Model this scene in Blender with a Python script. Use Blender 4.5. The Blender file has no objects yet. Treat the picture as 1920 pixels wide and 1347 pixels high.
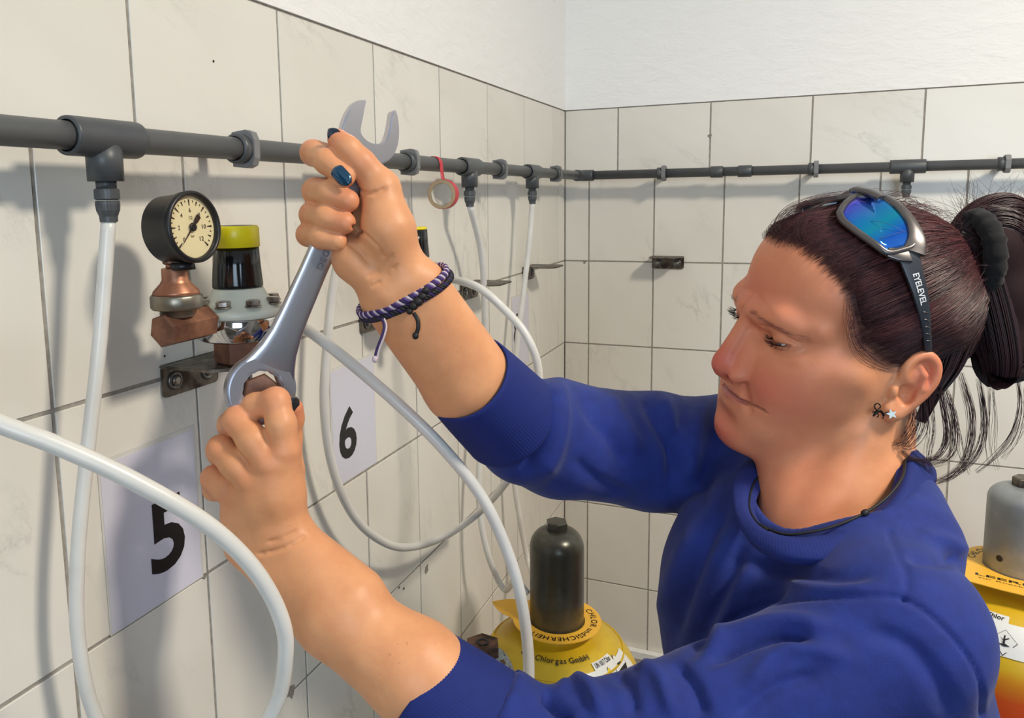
import bpy, bmesh, math, random
import numpy as np
from mathutils import Vector, Matrix
random.seed(7)
scene = bpy.context.scene
COL = scene.collection
R_ = math.radians
pi = math.pi

# ------------------------------------------------------------------ camera
# world: floor z=0, left wall is the plane x=0, back wall the plane y=0 (room corner at the origin)
FPX = 1446.45; PX, PY = 854.61, 559.29
CAM = np.array([0.5114, -1.8302, 1.6553])
def _cam_axes(a, b, c):
    f = np.array([-math.sin(a)*math.cos(b), math.cos(a)*math.cos(b), math.sin(b)])
    r = np.array([math.cos(a), math.sin(a), 0.0]); u = np.cross(r, f)
    return math.cos(c)*r+math.sin(c)*u, -math.sin(c)*r+math.cos(c)*u, f
CR, CU, CF = _cam_axes(0.4138, -0.1285, -0.0170)
cd = bpy.data.cameras.new('camera'); cam = bpy.data.objects.new('camera', cd); COL.objects.link(cam)
cd.sensor_fit = 'HORIZONTAL'; cd.sensor_width = 36.0
cd.lens = FPX*36.0/1920.0
cd.shift_x = -(PX-960.0)/1920.0
cd.shift_y = (PY-673.5)/1920.0
cd.clip_start = 0.02
m = Matrix((Vector(CR), Vector(CU), Vector(-CF))).transposed().to_4x4(); m.translation = Vector(CAM)
cam.matrix_world = m
scene.camera = cam
def at(x, y, d):
    """point seen at photo pixel x, y at depth d (metres along the view axis)"""
    return CAM + (CF + CR*(x-PX)/FPX - CU*(y-PY)/FPX)*d
def proj(P):
    d = np.asarray(P)-CAM; z = d@CF
    return PX+FPX*(d@CR)/z, PY-FPX*(d@CU)/z, z

# ------------------------------------------------------------------ light
scene.view_settings.view_transform = 'Standard'
scene.view_settings.look = 'None'
scene.view_settings.gamma = 1.0
scene.view_settings.use_curve_mapping = False
scene.view_settings.exposure = -0.16
world = bpy.data.worlds.new('daylight'); scene.world = world
world.use_nodes = True
world.node_tree.nodes['Background'].inputs[0].default_value = (0.80, 0.88, 1.0, 1)
world.node_tree.nodes['Background'].inputs[1].default_value = 0.35
ROOM_X, ROOM_Y, ROOM_Z = 3.4, -4.0, 2.85
def area_light(name, loc, target, sx, sy, power, col):
    l = bpy.data.lights.new(name, 'AREA'); l.shape = 'RECTANGLE'; l.size = sx; l.size_y = sy
    l.energy = power; l.color = col
    o = bpy.data.objects.new(name, l); COL.objects.link(o); o.location = loc
    o.rotation_euler = (Vector(target)-Vector(loc)).to_track_quat('-Z', 'Y').to_euler()
    return o
LAMP = (1.60, -1.30, 2.83)
KEY = area_light('ceiling_lamp_light', (LAMP[0], LAMP[1], LAMP[2]-0.072), (LAMP[0], LAMP[1], 0), 0.28, 0.28, 47, (1.0, 0.905, 0.755))
WIN = area_light('window_daylight', (1.75, ROOM_Y+0.04, 1.85), (0.7, 0, 1.5), 1.4, 1.1, 46, (0.66, 0.83, 1.0))

# ------------------------------------------------------------------ helpers
def link(o, parent=None):
    COL.objects.link(o)
    if parent is not None: o.parent = parent
    return o
def tag(o, label=None, cat=None, group=None, kind=None):
    if label: o['label'] = label
    if cat: o['category'] = cat
    if group: o['group'] = group
    if kind: o['kind'] = kind
    return o
def empty(name, loc=(0, 0, 0)):
    o = bpy.data.objects.new(name, None); COL.objects.link(o); o.location = loc; o.empty_display_size = 0.03
    return o
def adopt(o, parent):
    """parent without moving (parents are only translated)"""
    o.parent = parent
    o.matrix_parent_inverse = Matrix.Translation(parent.location).inverted()
    return o
def V(a): return np.asarray(a, float)
def unit(a):
    a = V(a); return a/np.linalg.norm(a)
def frame_of(axis, hint=(0, 0, 1)):
    ez = unit(axis); h = V(hint)
    if abs(ez@unit(h)) > 0.97: h = V((1, 0, 0)) if abs(ez[0]) < 0.9 else V((0, 1, 0))
    ex = unit(np.cross(h, ez)); ey = np.cross(ez, ex)
    return ex, ey, ez
class MB:
    """collects shapes and links them as one mesh object"""
    def __init__(s): s.v = []; s.f = []; s.sm = []
    def add(s, vs, fs, smooth=False):
        n = len(s.v); s.v += [tuple(map(float, a)) for a in vs]; s.f += [tuple(n+i for i in f) for f in fs]; s.sm += [smooth]*len(fs)
    def box(s, lo, hi, c=0.0, M=None):
        """axis box with chamfered edges"""
        lo = V(lo); hi = V(hi); ce = (lo+hi)/2; h = (hi-lo)/2
        if c <= 0:
            vs = [ce+h*V((x, y, z)) for x in (-1, 1) for y in (-1, 1) for z in (-1, 1)]
            fs = [(0, 1, 3, 2), (4, 6, 7, 5), (0, 4, 5, 1), (2, 3, 7, 6), (0, 2, 6, 4), (1, 5, 7, 3)]
        else:
            bm = bmesh.new(); bmesh.ops.create_cube(bm, size=1)
            for v in bm.verts: v.co = Vector(ce+2*h*V(v.co))
            bmesh.ops.bevel(bm, geom=bm.edges[:], offset=c, segments=1, affect='EDGES')
            vs = [V(v.co) for v in bm.verts]; fs = [tuple(v.index for v in f.verts) for f in bm.faces]; bm.free()
        if M is not None: vs = [M(v) for v in vs]
        s.add(vs, fs); return s
    def lathe(s, prof, org, axis=(0, 0, 1), seg=32, hint=(0, 0, 1), cap=True, smooth=True, rf=None):
        """profile [(r, h)...] turned about axis; rf(angle, r, h) may change r"""
        ex, ey, ez = frame_of(axis, hint); o = V(org); vs = []; fs = []
        n = len(prof)
        for r, h in prof:
            for k in range(seg):
                a = 2*pi*k/seg; rr = rf(a, r, h) if rf else r
                vs.append(o+ez*h+(ex*math.cos(a)+ey*math.sin(a))*rr)
        for i in range(n-1):
            for k in range(seg):
                k2 = (k+1) % seg
                fs.append((i*seg+k, i*seg+k2, (i+1)*seg+k2, (i+1)*seg+k))
        s.add(vs, fs, smooth)
        if cap:
            b = len(s.v)-len(vs)
            s.f.append(tuple(b+k for k in reversed(range(seg)))); s.sm.append(False)
            s.f.append(tuple(b+(n-1)*seg+k for k in range(seg))); s.sm.append(False)
        return s
    def cyl(s, a, b, r, r2=None, seg=24, c=0.0):
        a = V(a); b = V(b); L = np.linalg.norm(b-a); r2 = r if r2 is None else r2
        pr = [(r, 0), (r2, L)] if c <= 0 else [(r-c, 0), (r, c), (r2, L-c), (r2-c, L)]
        return s.lathe(pr, a, b-a, seg)
    def hexnut(s, a, b, r, c=0.0015, hint=(0, 0, 1), turn=0.0):
        """hexagonal bar, chamfered; r is the corner radius"""
        a = V(a); b = V(b); ex, ey, ez = frame_of(b-a, hint); L = np.linalg.norm(b-a)
        vs = []; fs = []
        for rr, h in ((r-c, 0), (r, c), (r, L-c), (r-c, L)):
            for k in range(6):
                t = pi/3*k+turn; vs.append(a+ez*h+(ex*math.cos(t)+ey*math.sin(t))*rr)
        for i in range(3):
            for k in range(6):
                k2 = (k+1) % 6; fs.append((i*6+k, i*6+k2, (i+1)*6+k2, (i+1)*6+k))
        fs.append(tuple(range(5, -1, -1))); fs.append(tuple(range(18, 24)))
        s.add(vs, fs); return s
    def tube(s, pts, r, seg=12, closed=False, cap=True, ell=None):
        P = [V(p) for p in pts]; n = len(P)
        rs = r if hasattr(r, '__len__') else [r]*n
        T = []
        for i in range(n):
            a = P[(i-1) % n] if (closed or i > 0) else P[i]; b = P[(i+1) % n] if (closed or i < n-1) else P[i]
            T.append(unit(b-a))
        ex, ey, _ = frame_of(T[0]); vs = []; fs = []
        for i in range(n):
            ex = unit(ex-T[i]*(ex@T[i])); ey = np.cross(T[i], ex)
            for k in range(seg):
                a = 2*pi*k/seg
                vs.append(P[i]+(ex*math.cos(a)+ey*math.sin(a))*rs[i])
        m = n if closed else n-1
        for i in range(m):
            j = (i+1) % n
            for k in range(seg):
                k2 = (k+1) % seg; fs.append((i*seg+k, i*seg+k2, j*seg+k2, j*seg+k))
        s.add(vs, fs, True)
        if cap and not closed:
            b = len(s.v)-len(vs)
            s.f.append(tuple(b+k for k in reversed(range(seg)))); s.sm.append(False)
            s.f.append(tuple(b+(n-1)*seg+k for k in range(seg))); s.sm.append(False)
        return s
    def prism(s, poly, org, ex, ey, th, c=0.0, holes=None):
        """flat outline (2D points) extruded by th along ex x ey; optional holes; optional chamfer of the front rim"""
        bm = bmesh.new(); o = V(org); ex = unit(ex); ey = unit(ey); ez = np.cross(ex, ey)
        loops = [poly]+(holes or [])
        ed = []
        for lp in loops:
            vs = [bm.verts.new(Vector((p[0], p[1], 0))) for p in lp]
            for i in range(len(vs)): ed.append(bm.edges.new((vs[i], vs[(i+1) % len(vs)])))
        r = bmesh.ops.triangle_fill(bm, edges=ed, use_beauty=True, use_dissolve=False)
        bmesh.ops.recalc_face_normals(bm, faces=bm.faces[:])
        base = bm.faces[:]
        if base and base[0].normal.z > 0: bmesh.ops.reverse_faces(bm, faces=base)
        ext = bmesh.ops.extrude_face_region(bm, geom=base)
        top = [g for g in ext['geom'] if isinstance(g, bmesh.types.BMVert)]
        for v in top: v.co.z += th
        bmesh.ops.recalc_face_normals(bm, faces=bm.faces[:])
        if c > 0:
            tz = [e for e in bm.edges if len(e.link_faces) == 2 and abs(e.calc_face_angle(0)) > 1.0 and abs(e.verts[0].co.z-e.verts[1].co.z) < 1e-7]
            bmesh.ops.bevel(bm, geom=tz, offset=c, segments=2, affect='EDGES')
        bm.verts.index_update()
        vs = [o+ex*v.co.x+ey*v.co.y+ez*v.co.z for v in bm.verts]; fs = [tuple(v.index for v in f.verts) for f in bm.faces]
        bm.free(); s.add(vs, fs); return s
    def mesh(s, name):
        me = bpy.data.meshes.new(name); me.from_pydata(s.v, [], s.f); me.validate(); me.update()
        if len(me.polygons) == len(s.sm): me.polygons.foreach_set('use_smooth', s.sm)
        return me
    def build(s, name, mat, parent=None, loc=None):
        """links the object; vertices are in world space, origin moved to the mesh centre"""
        c = V(s.v).mean(axis=0) if loc is None else V(loc)
        s.v = [tuple(V(a)-c) for a in s.v]
        me = s.mesh(name); o = bpy.data.objects.new(name, me); me.materials.append(mat)
        o.location = c; COL.objects.link(o)
        if parent is not None: adopt_any(o, parent)
        return o
def wloc(o):
    """world location (no rotations on parents)"""
    l = Vector(o.location)
    while o.parent is not None: o = o.parent; l = l+Vector(o.location)
    return l
_W = {}
def adopt_any(o, parent):
    # every parent here is placed by pure translation; children keep local offsets relative to the parent's world location
    pw = _W.get(parent.name, None)
    if pw is None: pw = V(parent.location)
    w = V(o.location); o.parent = parent; o.location = w-pw; _W[o.name] = w
    return o
def smooth_angle(o, deg=35):
    me = o.data
    me.polygons.foreach_set('use_smooth', [True]*len(me.polygons))
    bm = bmesh.new(); bm.from_mesh(me)
    for e in bm.edges: e.smooth = e.calc_face_angle(0) < R_(deg)
    bm.to_mesh(me); bm.free(); return o
def spline(pts, n=8):
    """Catmull-Rom through points -> dense polyline"""
    P = [V(p) for p in pts]; P = [2*P[0]-P[1]]+P+[2*P[-1]-P[-2]]; out = []
    for i in range(1, len(P)-2):
        for k in range(n):
            t = k/n; a, b, c, d = P[i-1:i+3]
            out.append(0.5*((2*b)+(c-a)*t+(2*a-5*b+4*c-d)*t*t+(3*b-a-3*c+d)*t**3))
    out.append(P[-2]); return out

# ------------------------------------------------------------------ materials
def srgb(r, g, b):
    f = lambda c: (c/255/12.92) if c/255 <= 0.04045 else ((c/255+0.055)/1.055)**2.4
    return (f(r), f(g), f(b), 1.0)
class NT:
    def __init__(s, name):
        s.m = bpy.data.materials.new(name); s.m.use_nodes = True; s.t = s.m.node_tree
        s.b = s.t.nodes['Principled BSDF']
    def n(s, typ, **kw):
        nd = s.t.nodes.new(typ)
        for k, v in kw.items():
            if k.startswith('i_'):
                key = k[2:]; key = int(key) if key.isdigit() else key.replace('_', ' ')
                nd.inputs[key].default_value = v
            else: setattr(nd, k, v)
        return nd
    def l(s, a, ai, b, bi): s.t.links.new(a.outputs[ai], b.inputs[bi])
    def coords(s, kind='Object', scale=(1, 1, 1), rot=(0, 0, 0)):
        tc = s.n('ShaderNodeTexCoord'); mp = s.n('ShaderNodeMapping')
        mp.inputs['Scale'].default_value = scale; mp.inputs['Rotation'].default_value = rot
        s.l(tc, kind, mp, 'Vector'); return mp
    def noise(s, vec, scale, detail=4, rough=0.55, dist=0.0):
        n = s.n('ShaderNodeTexNoise'); n.inputs['Scale'].default_value = scale; n.inputs['Detail'].default_value = detail
        n.inputs['Roughness'].default_value = rough; n.inputs['Distortion'].default_value = dist
        if vec is not None: s.t.links.new(vec.outputs[0], n.inputs['Vector'])
        return n
    def ramp(s, fac, stops, out=0):
        r = s.n('ShaderNodeValToRGB'); cr = r.color_ramp
        while len(cr.elements) < len(stops): cr.elements.new(0.5)
        for e, (p, c) in zip(cr.elements, stops): e.position = p; e.color = c
        s.t.links.new(fac.outputs[out], r.inputs[0]); return r
    def mix(s, fac, a, b, mode='MIX'):
        x = s.n('ShaderNodeMix', data_type='RGBA', blend_type=mode)
        for sock, v in ((x.inputs[0], fac), (x.inputs[6], a), (x.inputs[7], b)):
            if isinstance(v, (int, float)): sock.default_value = v
            elif isinstance(v, tuple): sock.default_value = v
            else: s.t.links.new(v, sock)
        return x.outputs[2]
    def bump(s, src, strength, dist=0.001, prev=None):
        b = s.n('ShaderNodeBump'); b.inputs['Strength'].default_value = strength; b.inputs['Distance'].default_value = dist
        s.t.links.new(src, b.inputs['Height'])
        if prev is not None: s.t.links.new(prev.outputs[0], b.inputs['Normal'])
        s.t.links.new(b.outputs[0], s.b.inputs['Normal']); return b
    def base(s, src):
        if isinstance(src, tuple): s.b.inputs['Base Color'].default_value = src
        else: s.t.links.new(src, s.b.inputs['Base Color'])
    def set(s, **kw):
        for k, v in kw.items(): s.b.inputs[k.replace('_', ' ')].default_value = v
        return s
def plain(name, col, rough=0.5, metal=0.0, var=0.06, scale=60, bump=0.0, **kw):
    """solid material with a slight procedural variation of colour and roughness"""
    t = NT(name); c = t.coords(); n = t.noise(c, scale, 5)
    d = tuple(max(0, x*(1-var)) for x in col[:3])+(1,); e = tuple(min(1, x*(1+var)) for x in col[:3])+(1,)
    r = t.ramp(n, [(0.3, d), (0.7, e)]); t.base(r.outputs[0])
    t.set(Roughness=rough, Metallic=metal, **kw)
    if bump: t.bump(n.outputs[0], bump, 0.0006)
    return t.m
# ================================================================== the room
def mat_tile(name, ang):
    """glazed cream tile with faint smudged marbling running at an angle; every tile gets its own part of the pattern"""
    t = NT(name); M = lambda op, a=None, b=None, c=None: _math(t, op, a, b, c)
    oi = t.n('ShaderNodeObjectInfo'); tc = t.n('ShaderNodeTexCoord'); sp = t.n('ShaderNodeSeparateXYZ'); t.l(tc, 'Object', sp, 0)
    rnd = M('MULTIPLY', oi.outputs['Random'], 41.0); u = M('ADD', sp.outputs[0], sp.outputs[1]); v = sp.outputs[2]; ca, sa = math.cos(ang), math.sin(ang)
    along = M('SUBTRACT', M('MULTIPLY', u, ca), M('MULTIPLY', v, sa)); across = M('ADD', M('MULTIPLY', u, sa), M('MULTIPLY', v, ca))
    def vec(ka, kb, off):
        c = t.n('ShaderNodeCombineXYZ'); t.t.links.new(M('ADD', M('MULTIPLY', along, ka), off), c.inputs[0]); t.t.links.new(M('ADD', M('MULTIPLY', across, kb), rnd), c.inputs[1]); t.t.links.new(rnd, c.inputs[2]); return c
    n1 = t.noise(vec(5.0, 13.0, rnd), 1.0, 5, 0.6, 0.35)
    ab = M('ABSOLUTE', M('SUBTRACT', n1.outputs[0], 0.5)); q = t.n('ShaderNodeMapRange', i_1=0.0, i_2=0.055, i_3=1.0, i_4=0.0); t.t.links.new(ab, q.inputs[0])
    vein = M('POWER', q.outputs[0], 2.2)
    g = t.noise(vec(4.0, 5.0, 7.3), 1.0, 2); gr = t.ramp(g, [(0.50, (0, 0, 0, 1)), (0.66, (1, 1, 1, 1))])
    fine = t.noise(vec(420.0, 420.0, 0.0), 1.0, 2); fr = t.ramp(fine, [(0.35, (0.25, 0.25, 0.25, 1)), (0.65, (1, 1, 1, 1))])
    amt = M('MULTIPLY', M('MULTIPLY', M('MULTIPLY', vein, gr.outputs[0]), fr.outputs[0]), 0.42)
    cloud = t.noise(vec(3.0, 6.0, 2.0), 1.0, 3); base = t.ramp(cloud, [(0.3, srgb(224, 219, 209)), (0.7, srgb(233, 229, 220))])
    col = t.mix(amt, base.outputs[0], srgb(150, 146, 140)); t.base(col); t.set(Roughness=0.28); t.b.inputs['Specular IOR Level'].default_value = 0.4
    n2 = t.noise(vec(30.0, 30.0, 0.0), 1.0, 3); t.bump(n2.outputs[0], 0.05, 0.002); return t.m
def _math(t, op, a, b, c):
    nd = t.n('ShaderNodeMath', operation=op)
    for i, x in enumerate((a, b, c)):
        if x is None: continue
        if isinstance(x, (int, float)): nd.inputs[i].default_value = x
        else: t.t.links.new(x, nd.inputs[i])
    return nd.outputs[0]
def mat_grout():
    t = NT('grout'); c = t.coords(); n = t.noise(c, 130, 5)
    r = t.ramp(n, [(0.3, srgb(138, 132, 124)), (0.7, srgb(168, 162, 153))]); t.base(r.outputs[0]); t.set(Roughness=0.9)
    t.bump(n.outputs[0], 0.4, 0.001); return t.m
def mat_plaster():
    t = NT('painted_plaster'); c = t.coords(scale=(1, 1, 2.2)); n = t.noise(c, 16, 6, 0.6, 0.4); n2 = t.noise(c, 90, 3)
    t.base(srgb(244, 243, 241)); t.set(Roughness=0.75)
    b = t.bump(n.outputs[0], 0.5, 0.006); t.bump(n2.outputs[0], 0.25, 0.0012, b); return t.m
M_TILE = mat_tile('glazed_tile', R_(28)); M_TILE_P = mat_tile('glazed_tile_upright', R_(66)); M_GROUT = mat_grout(); M_PLASTER = mat_plaster()
M_GREYWALL = plain('grey_painted_wall', srgb(110, 107, 102), 0.8, var=0.05, scale=4)
M_FLOOR = plain('floor_tiles', srgb(96, 90, 84), 0.5, var=0.12, scale=12)
Z_R2 = 1.5; TW, TH = 0.153, 0.203; UW = 0.2052
Z_TOP = Z_R2+0.3582; Z_R1 = Z_R2+TH
GAP = 0.0034; PROUD = 0.0013
_tm = {}
def tile_mesh(axis, w, h):
    key = (axis, round(w, 4), round(h, 4))
    if key not in _tm:
        b = MB(); g = GAP/2
        if axis == 'x': b.box((-0.004, -w/2+g, -h/2+g), (PROUD, w/2-g, h/2-g), 0.0005)
        else: b.box((-w/2+g, -PROUD, -h/2+g), (w/2-g, 0.004, h/2-g), 0.0005)
        me = b.mesh('tile'); me.materials.append(M_TILE if w > h and h < 0.16 else M_TILE_P); _tm[key] = me
    return _tm[key]
trnd = random.Random(3)
def put_tile(wall, axis, u0, u1, z0, z1):
    w, h = u1-u0, z1-z0
    if w < 0.012 or h < 0.012: return
    o = bpy.data.objects.new('tile', tile_mesh(axis, w, h)); o.parent = wall; COL.objects.link(o)
    d = trnd.uniform(-0.0004, 0.0004)
    if axis == 'x': o.location = (d-PROUD, (u0+u1)/2, (z0+z1)/2)
    else: o.location = ((u0+u1)/2, d+PROUD, (z0+z1)/2)
def wall_with_tiles(name, axis, joints, ujoints, lo, hi):
    b = MB(); th = 0.12
    if axis == 'x': b.box((-th, lo, 0), (-PROUD, hi+0.12, ROOM_Z))
    else: b.box((lo, PROUD, 0), (hi, th, ROOM_Z))
    w = bpy.data.objects.new(name, b.mesh(name)); w.data.materials.append(M_GROUT); COL.objects.link(w); w['kind'] = 'structure'
    p = MB()
    if axis == 'x': p.box((-0.004, lo, Z_TOP+0.001), (0.0015, hi, ROOM_Z))
    else: p.box((lo, -0.0015, Z_TOP+0.001), (hi, 0.004, ROOM_Z))
    po = bpy.data.objects.new('plaster', p.mesh('plaster')); po.data.materials.append(M_PLASTER); COL.objects.link(po); po.parent = w
    rows = [Z_R1]
    while rows[-1]-TH > 0.0: rows.append(rows[-1]-TH)
    rows.append(0.0)
    for i in range(len(joints)-1):
        for k in range(len(rows)-1): put_tile(w, axis, joints[i], joints[i+1], rows[k+1], rows[k])
    for i in range(len(ujoints)-1): put_tile(w, axis, ujoints[i], ujoints[i+1], Z_R1, Z_TOP)
    return w
jl = [ROOM_Y]+[-(1.4303-k*TW) for k in range(-16, 10)]+[0.0]
ul = [ROOM_Y]+[-(1.33-k*UW) for k in range(-13, 7)]+[0.0]
wall_left = wall_with_tiles('wall_left', 'x', jl, ul, ROOM_Y, 0.0)
jb = [0.0]+[0.0596+k*TW for k in range(0, 22)]+[ROOM_X]
ub = [0.0]+[0.1271+k*UW for k in range(0, 16)]+[ROOM_X]
wall_back = wall_with_tiles('wall_back', 'y', jb, ub, 0.0, ROOM_X)
def shell(name, lo, hi, mat):
    b = MB().box(lo, hi); o = b.build(name, mat); o['kind'] = 'structure'; return o
shell('floor', (-0.12, ROOM_Y-0.12, -0.1), (ROOM_X+0.12, 0.12, 0.0), M_FLOOR)
shell('ceiling', (-0.12, ROOM_Y-0.12, ROOM_Z), (ROOM_X+0.12, 0.12, ROOM_Z+0.1), M_PLASTER)
shell('wall_right', (ROOM_X, ROOM_Y-0.12, 0), (ROOM_X+0.12, 0.12, ROOM_Z), M_GREYWALL)
# wall behind the camera with a window opening
wx0, wx1, wz0, wz1 = 1.05, 2.45, 1.28, 2.42
b = MB()
b.box((-0.12, ROOM_Y-0.12, 0), (wx0, ROOM_Y, ROOM_Z)); b.box((wx1, ROOM_Y-0.12, 0), (ROOM_X, ROOM_Y, ROOM_Z))
b.box((wx0, ROOM_Y-0.12, 0), (wx1, ROOM_Y, wz0)); b.box((wx0, ROOM_Y-0.12, wz1), (wx1, ROOM_Y, ROOM_Z))
b.build('wall_front', M_GREYWALL)['kind'] = 'structure'
M_FRAME = plain('white_frame', srgb(235, 235, 232), 0.4)
b = MB(); f_ = 0.05; xm = (wx0+wx1)/2
for (a0, a1, c0, c1) in ((wx0, wx1, wz0, wz0+f_), (wx0, wx1, wz1-f_, wz1), (wx0, wx0+f_, wz0+f_, wz1-f_), (wx1-f_, wx1, wz0+f_, wz1-f_), (xm-f_/2, xm+f_/2, wz0+f_, wz1-f_)):
    b.box((a0, ROOM_Y-0.09, c0), (a1, ROOM_Y-0.03, c1))
b.build('window_1', M_FRAME)['kind'] = 'structure'
# ceiling lamp: a square fitting with a white diffuser (its light is the area light set above)
lamp = empty('ceiling_lamp', (LAMP[0], LAMP[1], LAMP[2])); tag(lamp, 'square white ceiling lamp above and to the right', 'lamp')
MB().box((LAMP[0]-0.2, LAMP[1]-0.2, ROOM_Z-0.06), (LAMP[0]+0.2, LAMP[1]+0.2, ROOM_Z-0.001), 0.006).build('housing', M_FRAME, lamp)
t = NT('lamp_diffuser'); t.base(srgb(250, 246, 236)); t.set(Roughness=0.5); t.b.inputs['Emission Color'].default_value = (1, 0.93, 0.82, 1); t.b.inputs['Emission Strength'].default_value = 3.0
MB().box((LAMP[0]-0.18, LAMP[1]-0.18, ROOM_Z-0.085), (LAMP[0]+0.18, LAMP[1]+0.18, ROOM_Z-0.0605), 0.006).build('diffuser', t.m, lamp)

# white conduit low on the back wall
b = MB(); b.box((0.10, -0.016, 0.508), (ROOM_X-0.01, -0.0005, 0.530), 0.002); b.build('trim_1', M_FRAME)['kind'] = 'structure'
# ================================================================== pipework, regulators, hoses, wrench, cylinders
def onx(x, y, X):
    r = CF+CR*(x-PX)/FPX-CU*(y-PY)/FPX; return CAM+r*(X-CAM[0])/r[0]
def ony(x, y, Y):
    r = CF+CR*(x-PX)/FPX-CU*(y-PY)/FPX; return CAM+r*(Y-CAM[1])/r[1]
M_PVC = plain('dark_grey_plastic', srgb(84, 86, 88), 0.42, var=0.07, scale=45)
M_PVC2 = plain('charcoal_plastic', srgb(74, 77, 80), 0.42, var=0.08, scale=60)
M_CLAMP = plain('mid_grey_plastic', srgb(122, 122, 123), 0.5, var=0.05)
def mat_worn(name, a, b, c, rough=0.45, metal=0.7, scale=120, lo=0.42, hi=0.62):
    t = NT(name); k = t.coords(); n = t.noise(k, scale, 8, 0.7); n2 = t.noise(k, scale*0.35, 4)
    r = t.ramp(n, [(0.35, a), (0.6, b)]); g = t.ramp(n2, [(lo, (0, 0, 0, 1)), (hi, (1, 1, 1, 1))])
    t.base(t.mix(g.outputs[0], r.outputs[0], c)); t.set(Roughness=rough, Metallic=metal); t.bump(n.outputs[0], 0.25, 0.0006); return t.m
M_STEEL_OLD = mat_worn('tarnished_steel', srgb(98, 92, 84), srgb(134, 126, 114), srgb(62, 50, 42))
M_STEEL_G = plain('grey_steel', srgb(120, 120, 118), 0.35, 0.85, scale=80)
M_BOLT = mat_worn('bolt_metal', srgb(150, 142, 132), srgb(190, 184, 176), srgb(84, 62, 48), 0.35, 0.8, 160, 0.5, 0.7)
M_BRASS = mat_worn('copper_brown_brass', srgb(150, 104, 80), srgb(176, 126, 98), srgb(112, 76, 60), 0.5, 0.55, 70)
M_COPPER = mat_worn('pinkish_copper', srgb(190, 130, 98), srgb(206, 148, 116), srgb(150, 100, 78), 0.38, 0.6, 40)
M_CHROME = plain('polished_chrome', srgb(205, 205, 205), 0.09, 1.0, var=0.02)
M_CREAM = mat_worn('cream_paint', srgb(216, 218, 200), srgb(226, 228, 212), srgb(206, 206, 190), 0.35, 0.0, 30)
M_BLACK = plain('gloss_black_plastic', srgb(14, 14, 15), 0.18, var=0.1)
M_BLACK2 = plain('satin_black_metal', srgb(26, 26, 28), 0.4, var=0.1)
M_YELLOW = plain('yellow_plastic', srgb(236, 218, 24), 0.35, var=0.03)
M_GREYTOP = plain('grey_plastic_disc', srgb(92, 92, 94), 0.5)
M_PTFE = plain('white_thread_tape', srgb(226, 226, 222), 0.6, bump=0.4)
M_COLLAR = mat_worn('nickel_collar', srgb(150, 146, 136), srgb(172, 168, 158), srgb(134, 124, 108), 0.36, 0.85, 25)
M_PAPER = plain('laminated_paper', srgb(214, 213, 226), 0.25, var=0.02, scale=8)
M_SLEEVE = plain('clear_film_edge', srgb(214, 212, 206), 0.2)
M_INK = plain('black_ink', srgb(18, 18, 20), 0.45)

# ---- text
_txt = {}
def text_tris(s, bold=0.0):
    key = (s, bold)
    if key not in _txt:
        cu = bpy.data.curves.new('lettering', 'FONT'); cu.body = s; cu.size = 1.0; cu.offset = bold; cu.resolution_u = 4
        o = bpy.data.objects.new('lettering', cu); COL.objects.link(o)
        dg = bpy.context.evaluated_depsgraph_get(); dg.update()
        me = bpy.data.meshes.new_from_object(o.evaluated_get(dg))
        vs = np.array([v.co[:] for v in me.vertices]) if len(me.vertices) else np.zeros((0, 3)); fs = [tuple(p.vertices) for p in me.polygons]
        bpy.data.objects.remove(o); bpy.data.meshes.remove(me); _txt[key] = (vs, fs)
    return _txt[key]
def text_on(mb, s, org, ex, ey, w=None, h=None, bold=0.0, th=0.0, fn=None):
    """lettering fitted to w x h with its lower left corner at org; fn maps (x, y) to a 3D point instead"""
    vs, fs = text_tris(s, bold); lo = vs.min(0); hi = vs.max(0); sz = hi-lo
    sy = h/sz[1]; sx = (w/sz[0]) if w else sy
    q = (vs-lo)*V((sx, sy, 0))
    if fn: P = [fn(a[0], a[1]) for a in q]
    else:
        ex = unit(ex); ey = unit(ey); P = [V(org)+ex*a[0]+ey*a[1] for a in q]
    mb.add(P, fs); return sz[0]*sx

# ---- supply pipe with its fittings
PXW, PZ, PR = 0.05, 1.703, 0.0100
pipe = empty('supply_pipe', (PXW, -1.0, PZ)); tag(pipe, 'dark grey plastic pipe running along both tiled walls through the corner', 'pipe')
MB().cyl((PXW, ROOM_Y+0.01, PZ), (PXW, -0.062, PZ), PR, seg=28).build('pipe_run', M_PVC, pipe)
MB().cyl((0.062, -PXW, PZ), (ROOM_X-0.01, -PXW, PZ), PR, seg=28).build('pipe_run', M_PVC, pipe)
e = MB(); e.tube(spline([(PXW, -0.078, PZ), (PXW, -0.060, PZ), (PXW+0.004, -0.054, PZ), (0.060, -PXW, PZ), (0.082, -PXW, PZ)], 5), 0.0128, 24)
e.build('elbow', M_PVC2, pipe)
for x0, x1 in ((0.340, 0.366), (0.396, 0.424)):
    MB().cyl((x0, -PXW, PZ), (x1, -PXW, PZ), 0.0125, seg=24, c=0.001).build('coupling', M_PVC2, pipe)
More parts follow.
